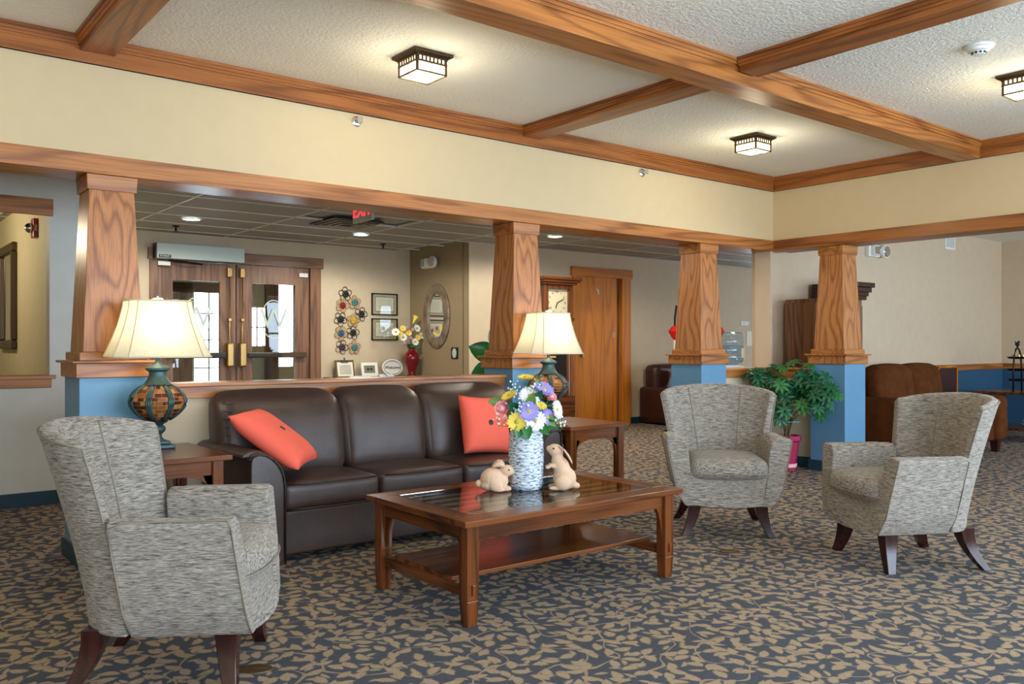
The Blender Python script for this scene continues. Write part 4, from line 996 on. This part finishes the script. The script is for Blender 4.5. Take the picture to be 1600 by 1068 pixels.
struct('ceiling_vestibule', B(1.8, 6.6, YE+.12, YV+.1, 2.6, 2.65), 'ceiling_tile')
vd = struct('door_4', B(3.55, 3.80, YV-.02, YV+.04, 0, 2.12), 'brown_oak_z'); part('stile', B(3.95, 4.24, YV-.02, YV+.04, 0, 2.12), 'brown_oak_z', vd); part('bottom_rail', B(3.80, 3.95, YV-.02, YV+.04, 0, .5), 'brown_oak_z', vd); part('top_rail', B(3.80, 4.74, YV-.02, YV+.04, 1.98, 2.12), 'brown_oak_x', vd)
wv = struct('window_7', B(4.24, 4.27, YV, YV+.05, 0, 1.98), 'white_plastic')
for z in (.05, .42, .84, 1.26, 1.66): part('muntin', B(4.27, 4.74, YV+.01, YV+.03, z, z+.018), 'sage', wv)
part('muntin', B(4.485, 4.503, YV+.01, YV+.03, 0, 1.98), 'sage', wv); part('glass_pane', B(4.27, 4.74, YV+.018, YV+.022, 0, 1.98), 'clear_glass', wv)
wv = struct('window_8', B(5.14, 5.36, YV+.01, YV+.03, 1.46, 1.48), 'brown_oak_x'); part('muntin', B(5.24, 5.255, YV+.01, YV+.03, 1.18, 1.78), 'brown_oak_z', wv)
struct('trim_21', B(5.36, 5.58, YV-.04, YV, 0, 2.35), 'brown_oak_z')

# ------------------------------------------------------------------ lobby items
# oak door
d = struct('door_3', B(8.43, 9.24, YD+.03, YD+.075, .01, 2.185), 'golden_oak_z', .002)
part('knob', MB().lathe([(.022,0),(.012,.01),(.012,.03),(.028,.045),(.024,.06),(.002,.064)], 16).xf(T((8.49, YD+.03, 1.04)) @ R(PI/2,'X')), 'brass', d, smooth=45)
part('coat_hook', MB().tube([(8.80, YD+.02, 2.02), (8.80, YD-.02, 1.99), (8.80, YD-.03, 1.94), (8.80, YD-.01, 1.92)], .012, 6), 'white_ceramic', d, smooth=True); part('door_plate', B(9.14,9.20,YD+.024,YD+.031,1.30,1.38), 'tan_metal', d)
mb = B(8.30, 8.43, YD-.025, YD+.13, 0, 2.2); mb.box(9.30, 9.485, YD-.025, YD+.13, 0, 2.2); struct('trim_22', mb, 'golden_oak_z', .003)
struct('trim_23', B(8.27, 9.515, YD-.035, YD+.02, 2.185, 2.315), 'golden_oak_x', .003); struct('trim_24', B(9.24, 9.30, YD+.04, YD+.12, 0, 2.2), 'brown_oak_z')
struct('trim_25', B(12.55, 12.68, YD-.025, YD+.05, 0, 2.33), 'golden_oak_z', .003)
# longcase clock
G = thing('longcase_clock', 'tall wooden longcase clock beside the oak door', 'clock', (7.66, 8.80, 0))
part('base', B(-.28,.28,-.2,.2,0,.5), 'walnut_x', G, bevel=.006); part('waist', B(-.20,.20,-.16,.2,.5,1.52), 'walnut_z', G, bevel=.004)
for sx in (-1, 1): part('pilaster', MB().lathe([(.025,.5),(.02,.55),(.02,1.46),(.026,1.52)], 12, (sx*.235,-.17,0)), 'walnut_z', G, smooth=40)
part('waist_glass', B(-.15,.15,-.168,-.162,.6,1.42), 'black_plastic', G)
part('hood', MB().box(-.27,.27,-.2,.2,1.52,1.56).box(-.25,-.19,-.19,.2,1.56,2.0).box(.19,.25,-.19,.2,1.56,2.0).box(-.19,.19,-.19,.2,1.94,2.0).box(-.19,.19,-.12,.2,1.56,1.94), 'walnut_z', G, bevel=.004)
part('cornice', MB().box(-.29,.29,-.23,.22,2.0,2.03).box(-.32,.32,-.26,.22,2.03,2.06).box(-.345,.345,-.28,.22,2.06,2.10), 'walnut_x', G, bevel=.006)
part('dial', B(-.19,.19,-.14,-.12,1.58,1.94), 'clock_dial', G)
hn = MB().box(-.006,.10,-.15,-.146,1.756,1.766); m2 = B(-.005,.07,-.155,-.151,-.006,.006).xf(T((0,0,1.76)) @ R(math.radians(-150),'Y')); hn.add(m2.v, m2.f); m2 = B(-.005,.12,-.155,-.151,-.005,.005).xf(T((0,0,1.76)) @ R(math.radians(-25),'Y')); hn = MB().add(m2.v, m2.f); m2 = B(-.005,.08,-.152,-.148,-.006,.006).xf(T((0,0,1.76)) @ R(math.radians(110),'Y')); hn.add(m2.v, m2.f)
part('hand', hn, 'black_plastic', G)
for i, s_ in enumerate(('XII','I','II','III','IV','V','VI','VII','VIII','IX','X','XI')):
    a = PI/2-2*PI*i/12; me = text_mesh(s_, .045, .0005); me.transform(T((.145*math.cos(a), -.1415, 1.76+.145*math.sin(a))) @ R(PI/2,'X')); link('numeral', me, 'ink', G)
# lobby sofa
Q = thing('lobby_sofa', 'dark leather sofa against the lobby wall past the oak door', 'sofa', (9.66, 8.17, 0))
part('base', B(.1, 1.9, .05, .85, .04, .3), 'lobby_leather', Q, bevel=.02)
for a in (0, 1.74): part('arm', rbox(.24, .86, .54, .05, .005).xf(T((a+.12, .44, .29))), 'lobby_leather', Q, smooth=True)
part('back', rbox(1.85, .26, .56, .09, .01).xf(T((1.0, .72, .62))), 'lobby_leather', Q, smooth=True)
for i in range(2): part('seat_cushion', rbox(.74, .66, .17, .05, .01, 8, .015).xf(T((.62+.75*i, .38, .38))), 'lobby_leather', Q, smooth=True)
for x in (.08, 1.9):
    for y in (.1, .78): part('foot', MB().frustum(x, y, 0, .025, .05, .03), 'leg_mahogany', Q)
o = part('cushion', rbox(.38, .13, .34, .06, .03).xf(R(-.3,'X')), 'red_cloth', None, smooth=True, label='red cushion on the lobby leather sofa', cat='pillow'); o.location = (10.05, 8.52, .68)
# lantern stand
t = thing('lantern_stand', 'dark twisted stand with two red lanterns behind the column', 'lantern stand', (9.32, 7.65, 0))
mb = MB().tube([(.012*math.sin(i*1.1), .012*math.cos(i*1.1), .03+i*.09) for i in range(20)], .016, 6); mb.lathe([(.16,0),(.15,.02),(.03,.04)], 20)
part('pole', mb.xf(T((-.17,.22,0))), 'dark_metal', t, smooth=40)
for s_ in (-1, 1):
    c = (s_*.21, -s_*.17, 0)
    ln = part('lantern', MB().lathe([(.03,1.26),(.06,1.28),(.115,1.38),(.075,1.44),(.03,1.46)], 6, c), 'red_shade', t); part('candle_glass', MB().lathe([(.045,1.0),(.045,1.26)], 14, c), 'white_ceramic', ln, smooth=45)
    part('post', MB().tube([(c[0],c[1],.02),(c[0],c[1],1.0)], .014, 6).lathe([(.1,0),(.09,.02),(.02,.03)], 16, c), 'dark_metal', t)
# water cooler
Wc = thing('water_cooler', 'clear blue water bottle on a white cooler behind the low wall', 'water cooler', (7.46, 5.66, 0))
part('cabinet', B(-.155,.155,-.155,.155,0,.94), 'white_plastic', Wc, bevel=.02, seg=3); part('collar', MB().lathe([(.15,.94),(.13,.97),(.08,.98)], 28), 'white_plastic', Wc, smooth=40)
bp = [(.045,.955),(.06,.98),(.125,1.02),(.135,1.05),(.135,1.09),(.128,1.10),(.135,1.11),(.135,1.165),(.128,1.175),(.135,1.185),(.135,1.27),(.128,1.28),(.134,1.29),(.13,1.315),(.11,1.325),(.001,1.327)]
part('bottle', MB().lathe(bp, 36), 'bottle_plastic', Wc, smooth=50); part('water', MB().lathe([(r*.965, z) for r, z in bp[:10]]+[(.001,1.19)], 36), 'bottle_plastic', Wc, smooth=50)
part('label_sticker', MB().loft([[(.137*math.cos(a), .137*math.sin(a), z) for a in [math.radians(-92+8*i) for i in range(6)]] for z in (1.06, 1.16)], cap=False, closed=False), 'paper', Wc)
# fiddle-leaf fig
t = thing('fiddle_leaf_fig', 'dark green fiddle-leaf fig behind the low wall by the column', 'potted plant', (4.62, 6.03, 0))
part('pot', MB().lathe([(.12,0),(.16,.3),(.165,.32),(.15,.32),(.14,.28),(.002,.28)], 24), 'teal_patina', t, smooth=40); part('stem', MB().tube([(0,0,.28),(.02,.01,.7),(-.01,0,1.0),(.0,0,1.22)], .012, 6), 'bark', t, smooth=True)
for x, y, z, dx, dy, dz, L_, W_l in ((-.02,.0,1.18,-.05,.0,.28,.18,.10), (-.01,0,1.08,-.5,.3,.25,.26,.19), (-.01,0,1.0,-.5,.2,-.25,.26,.18), (.0,0,.98,-.1,-.2,-.4,.22,.16), (.02,0,1.1,.4,.1,.2,.2,.14), (.0,0,1.16,.2,-.1,.3,.16,.1), (0,0,.9,-.4,.3,.0,.22,.15)):
    q = Vector((dx,dy,dz)).normalized(); up = Vector((-.6,-.75,.2)); side = up.cross(q).normalized(); u2 = q.cross(side)
    part('leaf', leafmesh(L_, W_l, .25).xf(T((x,y,z)) @ Matrix((q, side, u2)).transposed().to_4x4()), 'fig_leaf', t, smooth=True)
# console table and what stands on it
ZK = .765
t = thing('console_table', 'dark console table below the framed certificates', 'console table', (5.85, 10.26, 0)); part('top', B(-.72,.66,-.2,.22,ZK-.03,ZK), 'walnut_x', t, bevel=.004); part('apron', B(-.66,.6,-.16,.2,ZK-.12,ZK-.03), 'walnut_x', t)
for x in (-.66, .60):
    for y in (-.16, .18): part('leg', B(x-.025,x+.025,y-.02,y+.02,0,ZK-.03), 'walnut_z', t)
def lean(loc, rx=-.18): return T(loc) @ R(rx,'X')
t = thing('clipboard', 'clipboard with a printed sheet leaning on the console table', 'clipboard', (5.40, 10.36, ZK)); M = R(-.2,'X')
part('board', B(-.14,.14,0,.008,0,.23).xf(M), 'bronze', t); part('sheet', B(-.11,.12,-.003,0,.01,.20).xf(M), 'paper', t); mb = MB()
for i in range(8): mb.box(-.08,.09,-.0045,-.003,.04+.016*i,.045+.016*i)
part('printed_lines', mb.xf(M), 'ink', t, kind='stuff'); part('clip', MB().box(-.05,.05,-.02,0,.195,.225).tube([(0,-.01,.22),(0,-.012,.26)], .008).xf(M), 'black_plastic', t)
t = thing('photo_frame', 'white picture frame beside the oval plate on the console', 'picture frame', (5.75, 10.33, ZK)); mb = MB(); M = R(-.2,'X')
for a in ((-.125,-.085,0,.19),(.085,.125,0,.19),(-.085,.085,0,.045),(-.085,.085,.15,.19)): mb.box(a[0],a[1],-.012,0,a[2],a[3])
part('frame', mb.xf(M), 'white_ceramic', t); part('photograph', B(-.085,.085,-.004,-.002,.045,.15).xf(M), 'sage', t); part('portrait', MB().lathe([(.02,0),(.02,.002)], 12, (-.02,0,0)).lathe([(.02,0),(.02,.002)], 12, (.03,0,0)).xf(M @ T((0,-.004,.10)) @ R(PI/2,'X')), 'ink', t)
t = thing('welcome_plate', 'oval white plate lettered Welcome on the console table', 'plate', (6.11, 10.36, ZK+.115)); M = R(-.15,'X')
part('plate', MB().lathe([(.12,0),(.155,.008),(.165,.016),(.158,.018),(.12,.008),(.001,.006)], 36, sy=.70).xf(M @ R(PI/2,'X')), 'white_ceramic', t, smooth=45)
part('border_line', MB().tube([(.135*math.cos(2*PI*k/36), -.016, .095*math.sin(2*PI*k/36)) for k in range(36)], .004, 4, True).xf(M), 'sage', t)
me = text_mesh('Welcome', .062, .001, shear=.3); me.transform(M @ T((0,-.012,0)) @ R(PI/2,'X')); link('lettering', me, 'ink', t); part('stand', B(-.05,.05,-.03,.03,-.115,-.10), 'dark_metal', t)
for i, (x, w_, lab) in enumerate(((5.50,.30,'long pale blue leaflet lying under the white picture frame'), (5.83,.085,'small folded white card left of the oval plate'), (5.95,.10,'small folded white card in front of the oval plate'))):
    part('leaflet' if i == 0 else 'folded_card', MB().prism([(10.10,ZK),(10.16,ZK+.035 if i else ZK+.02),(10.2,ZK)], 'x', x-w_*.5, x+w_*.5), 'paper_blue', None, label=lab, cat='paper')
t = thing('maroon_vase', 'glossy maroon vase on the console under the oval mirror', 'vase', (6.33, 10.2, ZK))
part('body', MB().lathe([(.06,0),(.062,.01),(.05,.03),(.055,.07),(.1,.2),(.108,.25),(.095,.3),(.05,.345),(.04,.37),(.056,.395),(.048,.395),(.034,.37)], 32), 'maroon_glaze', t, smooth=60)
for u_, v_, k_, lab in ((611,519,0,'white bloom at the far left of the maroon vase bouquet'), (623,527,0,'white bloom on the lower left of the maroon vase bouquet'), (641,534,0,'white daisy low in the middle of the maroon vase bouquet'), (652,524,0,'large white bloom on the right of the maroon vase bouquet'), (644,513,0,'white bloom near the top of the maroon vase bouquet'),
        (623,513,1,'yellow bloom at the upper left of the maroon vase bouquet'), (632,520,1,'yellow bloom in the middle of the maroon vase bouquet'), (646,527,1,'yellow bloom on the right of the maroon vase bouquet'), (618,522,1,'yellow bloom on the left of the maroon vase bouquet'),
        (625,536,2,'pink bloom at the lower left edge of the maroon vase bouquet'), (635,528,2,'pink bloom in the centre of the maroon vase bouquet'), (638,515,2,'dusty pink bloom high in the maroon vase bouquet'), (630,512,2,'dusty pink bloom at the top left of the maroon vase bouquet'), (657,538,2,'small pink bloom at the lower right of the maroon vase bouquet')):
    p = Vector((6.33+(u_-639)*.0103, 10.14+.02*((u_*7+v_) % 5)/5, 1.19-(v_-539)*.00895)); f = Vector(((u_-639)*.02, -1, .35))
    pet = ('petal_white', 'petal_yellow', 'petal_blush')[k_]
    t = thing('flower', lab, 'flower', p, group='blooms in the maroon vase')
    mb = daisy(9, .058 if k_ == 0 else .045, .03, .3, 1) if k_ < 2 else MB().sphere((0,0,0), .03, 8, 5)
    part('petals', mb.xf(aim(f)), pet, t, smooth=True); base = Vector((6.33,10.2,ZK+.33))-p; part('stem', MB().tube([(0,.012,0), base*.5+Vector((0,.01,.02)), base], .003, 4), 'leaf_green', t)
    if k_ == 0: part('centre', MB().sphere((0,-.012,.004), .012, 8, 5), 'pollen', t, smooth=True)
for x, z, lab in ((6.38, .80, 'tall yellow calla lily at the top of the maroon vase'), (6.55, .67, 'yellow calla lily at the right of the maroon vase')):
    t = thing('calla_lily', lab, 'flower', (x, 10.18, ZK+z), group='calla lilies')
    part('bloom', MB().lathe([(.006,-.09),(.014,-.05),(.03,.0),(.05,.025)], 14, cap=False).xf(R(.5,'Y')), 'petal_yellow', t, smooth=True); part('stem', MB().tube([(-.03,0,-.08), (6.33-x, .02, .33-z)], .004, 5), 'leaf_green', t)
for i, wl in enumerate(('right side', 'front right', 'front left', 'left side')):
    a = -.1-i*.98; o = part('vase_leaf', leafmesh(.13, .04).xf(aim((math.cos(a), -.5, -.15)) @ R(-PI/2,'Y')), 'leaf_green', None, smooth=True, label='green leaf over the '+wl+' of the maroon vase rim', cat='leaf', group='leaves in the maroon vase'); o.location = (6.33, 10.2, ZK+.43)
# certificates
for z, lab in ((1.76, 'upper framed certificate on the entrance wall'), (1.41, 'lower framed certificate partly behind the maroon vase flowers')):
    t = thing('framed_certificate', lab, 'framed certificate', (6.07, YE, z), group='framed certificates'); mb = MB(); a, b_ = .205, .152
    for q in ((-a,a,-b_,-b_+.016),(-a,a,b_-.016,b_),(-a,-a+.016,-b_,b_),(a-.016,a,-b_,b_)): mb.box(q[0],q[1],-.022,0,q[2],q[3])
    part('frame', mb, 'dark_metal', t); part('mat_board', B(-a+.01,a-.01,-.01,0,-b_+.01,b_-.01), 'mat_board', t); part('fillet', B(-.152,.152,-.0115,-.01,-.105,.105), 'bronze', t); part('sheet', B(-.145,.145,-.013,-.0115,-.098,.098), 'paper', t); mb = MB()
    for i in range(7): mb.box(-.1,.1,-.0138,-.013,-.06+.019*i,-.056+.019*i)
    part('printed_lines', mb, 'mat_board', t, kind='stuff'); part('glass_pane', B(-a+.012,a-.012,-.017,-.016,-b_+.012,b_-.012), 'clear_glass', t)
# wall flower sculpture
t = thing('metal_flower_sculpture', 'cluster of painted metal flowers on the entrance wall', 'wall art', (5.56, YE-.015, 1.525))
fl = [(-.10,.355,'black_plastic',0),(.04,.245,'flower_teal',1),(-.145,.20,'flower_red',1),(.14,.09,'black_plastic',0),(-.17,.015,'black_plastic',0),(.02,-.0,'flower_yellow',1),(-.165,-.175,'flower_blue',1),(.015,-.165,'black_plastic',0),(-.15,-.36,'flower_plum',0),(.035,-.365,'flower_teal',1)]
for x, z, mt, solid in fl:
    ring_ = MB(); cen = MB(); ph = x*9
    for i in range(5):
        a = 2*PI*i/5+ph; c = (x+.062*math.cos(a), z+.062*math.sin(a))
        pts = [(c[0]+.036*math.cos(a2), 0, c[1]+.036*math.sin(a2)) for a2 in [2*PI*k/12 for k in range(12)]]
        ring_.tube(pts, .0045, 4, True)
        if solid: ring_.lathe([(.033,-.002),(.033,.001)], 12, (0,0,0)); k0 = len(ring_.v)-24; ring_.v[k0:] = [(c[0]+p[0], p[2], c[1]+p[1]) for p in ring_.v[k0:]]
        cen.sphere((x+.026*math.cos(a), -.012, z+.026*math.sin(a)), .024, 8, 5, (1,.35,1))
    f_ = part('flower_outline', ring_, 'tan_metal' if solid else 'bronze', t, smooth=40); part('flower_centre', cen.sphere((x,-.018,z), .014, 8, 5), mt, f_, smooth=True)
# mirror wall
t = thing('oval_mirror', 'oval mirror with a mosaic frame on the taupe wall', 'mirror', (XM, 9.80, 1.585)); Mx = R(-PI/2,'Y')
def oval(ry, rz_, x): return [(x, ry*math.cos(2*PI*k/48), rz_*math.sin(2*PI*k/48)) for k in range(48)]
part('frame', MB().loft([oval(.325,.44,-.002), oval(.325,.44,-.02), oval(.30,.415,-.034), oval(.20,.315,-.03), oval(.188,.30,-.018), oval(.186,.298,-.006)], cap=False), 'mosaic', t, smooth=40)
part('mirror_glass', MB().add(oval(.19,.302,-.010), [tuple(range(48))]), 'mirror_glass', t)
t = thing('wall_plaque', 'small black plaque with oval grey emblem below the mirror', 'plaque', (XM, 9.37, 1.085)); part('plate', B(-.012,0,-.075,.075,-.075,.075), 'black_plastic', t); part('emblem', MB().add(oval(.05,.062,-.0135)+oval(.05,.062,-.012), [tuple(range(48))]), 'operator_grey', t)
emergency((XM, 9.97, 2.32), -PI/2, 'twin-head emergency light above the oval mirror')
# exit sign, ceiling vent, downlights, sprinklers
t = thing('exit_sign', 'red EXIT sign hanging from the lobby ceiling', 'exit sign', (3.62, 6.62, ZL)); part('hanger', B(-.006,.006,-.01,.01,-.07,0), 'white_plastic', t); part('housing', B(-.012,.012,-.17,.17,-.26,-.065), 'operator_grey', t, bevel=.003)
me = text_mesh('EXIT', .16, .002); me.transform(T((-.0135, 0, -.165)) @ R(-PI/2,'Z') @ R(PI/2,'X')); link('lettering', me, 'exit_red', t)
t = thing('ceiling_vent', 'dark square air vent in the lobby drop ceiling', 'vent', (4.4, 8.42, ZL)); 
for i, a in enumerate((.30, .235, .17, .105)):
    mb = MB(); b_ = a-.035
    for q in ((-a,a,-a,-b_),(-a,a,b_,a),(-a,-b_,-b_,b_),(b_,a,-b_,b_)): mb.box(*q, -.012-.006*i, -.004-.006*i)
    part('vane', mb, 'bronze' if i else 'black_plastic', t)
part('core', B(-.29,.29,-.29,.29,.0,.01), 'black_plastic', t)
for x, y, lab in ((2.99, 9.19, 'recessed lobby downlight nearest the entrance doors'), (5.0, 9.2, 'recessed lobby downlight in front of the metal flowers'), (6.94, 7.88, 'recessed lobby downlight right of the middle column'), (8.6, 6.4, 'unseen downlight added over the water cooler to brighten the lobby, behind the header'), (5.5, 6.6, 'unseen downlight added over the passage to brighten the lobby, behind the header')):  # the last two are unseen, added to brighten the lobby walls
    t = thing('downlight', lab, 'downlight', (x, y, ZL), group='recessed downlights'); part('trim_ring', MB().lathe([(.10,.002),(.10,-.006),(.085,-.008),(.08,.0)], 28, cap=False), 'white_plastic', t, smooth=40)
    part('lens', MB().lathe([(.084,-.004),(.002,-.006)], 28), 'downlight', t); lamp_light('downlight_beam', (x, y, ZL-.05), 70, (1, .9, .74), .1, 'SPOT')
for x, y, lab in ((3.03, 9.84, 'small dark ceiling sprinkler above the door operator'), (5.70, 9.89, 'small dark ceiling sprinkler above the framed certificates')):
    t = thing('ceiling_sprinkler', lab, 'sprinkler', (x, y, ZL), group='ceiling sprinklers'); part('escutcheon', MB().lathe([(.04,0),(.036,-.01),(.014,-.014)], 16), 'dark_metal', t, smooth=40); part('head', MB().lathe([(.012,-.01),(.012,-.05),(.028,-.055),(.026,-.06)], 12), 'dark_metal', t, smooth=40)
# wall plates by the water cooler
part('light_switch', MB().box(12.20,12.42,YD-.012,YD,1.53,1.60).box(12.28,12.34,YD-.018,YD-.012,1.55,1.58), 'white_plastic', None, label='small white wall plate above the water bottle', cat='wall plate')
part('notice', B(12.36, 12.54, YD-.01, YD, 1.18, 1.43), 'paper', None, label='pale notice on the wall behind the water bottle', cat='notice')
# side hall: mirror and fire alarm
t = thing('hall_mirror', 'tall framed mirror seen through the left wall opening', 'mirror', (1.45, 10.1, 1.68)); mb = MB(); a, b_ = .45, .53
for q in ((-a,a,-b_,-b_+.09),(-a,a,b_-.09,b_),(-a,-a+.09,-b_+.09,b_-.09),(a-.09,a,-b_+.09,b_-.09)): mb.box(-.05,0,*q)
part('frame', mb, 'bronze', t, bevel=.015); part('mirror_glass', B(-.018,-.012,-a+.08,a-.08,-b_+.08,b_-.08), 'mirror_glass', t)
t = thing('fire_alarm', 'red fire alarm with a chrome strobe in the left opening', 'fire alarm', (1.45, 8.63, 2.23)); part('plate', B(-.04,0,-.06,.06,-.085,.085), 'red_paint', t, bevel=.006)
part('strobe', MB().sphere((-.055,0,.0), .045, 14, 8), 'chrome', t, smooth=True)
me = text_mesh('FIRE', .03, .001); me.transform(T((-.02, -.0612, 0)) @ R(PI/2,'Y') @ R(PI/2,'X')); link('lettering', me, 'white_plastic', t)
t = thing('hall_added_lamp', 'unseen round ceiling lamp added to light the side hall warmly', 'ceiling light', (.3, 9.4, ZL)); part('canopy', MB().lathe([(.14,0),(.14,-.03),(.12,-.04)], 28), 'brass', t, smooth=40); part('bowl', MB().lathe([(.12,-.035),(.10,-.08),(.05,-.105),(.002,-.11)], 28), 'lamp_glass', t, smooth=40); lamp_light('hall_added_glow', (.3, 9.4, ZL-.2), 40, (1, .86, .62), .1)  # out of view; added in place of a wall sconce to warm the hall
# floor outlet covers
for x, y, lab in ((1.227, 3.054, 'oval brown floor outlet cover beside the front armchair'), (4.06, 3.09, 'oval brown floor outlet cover beside the coffee table')):
    t = thing('floor_outlet', lab, 'outlet cover', (x, y, 0), math.radians(-38), group='floor outlet covers'); part('cover', MB().lathe([(.062,0),(.06,.004),(.002,.005)], 24, sy=.75), 'outlet_brown', t, smooth=40); part('hinge', B(-.04,.04,-.003,.003,.004,.006), 'brass', t)
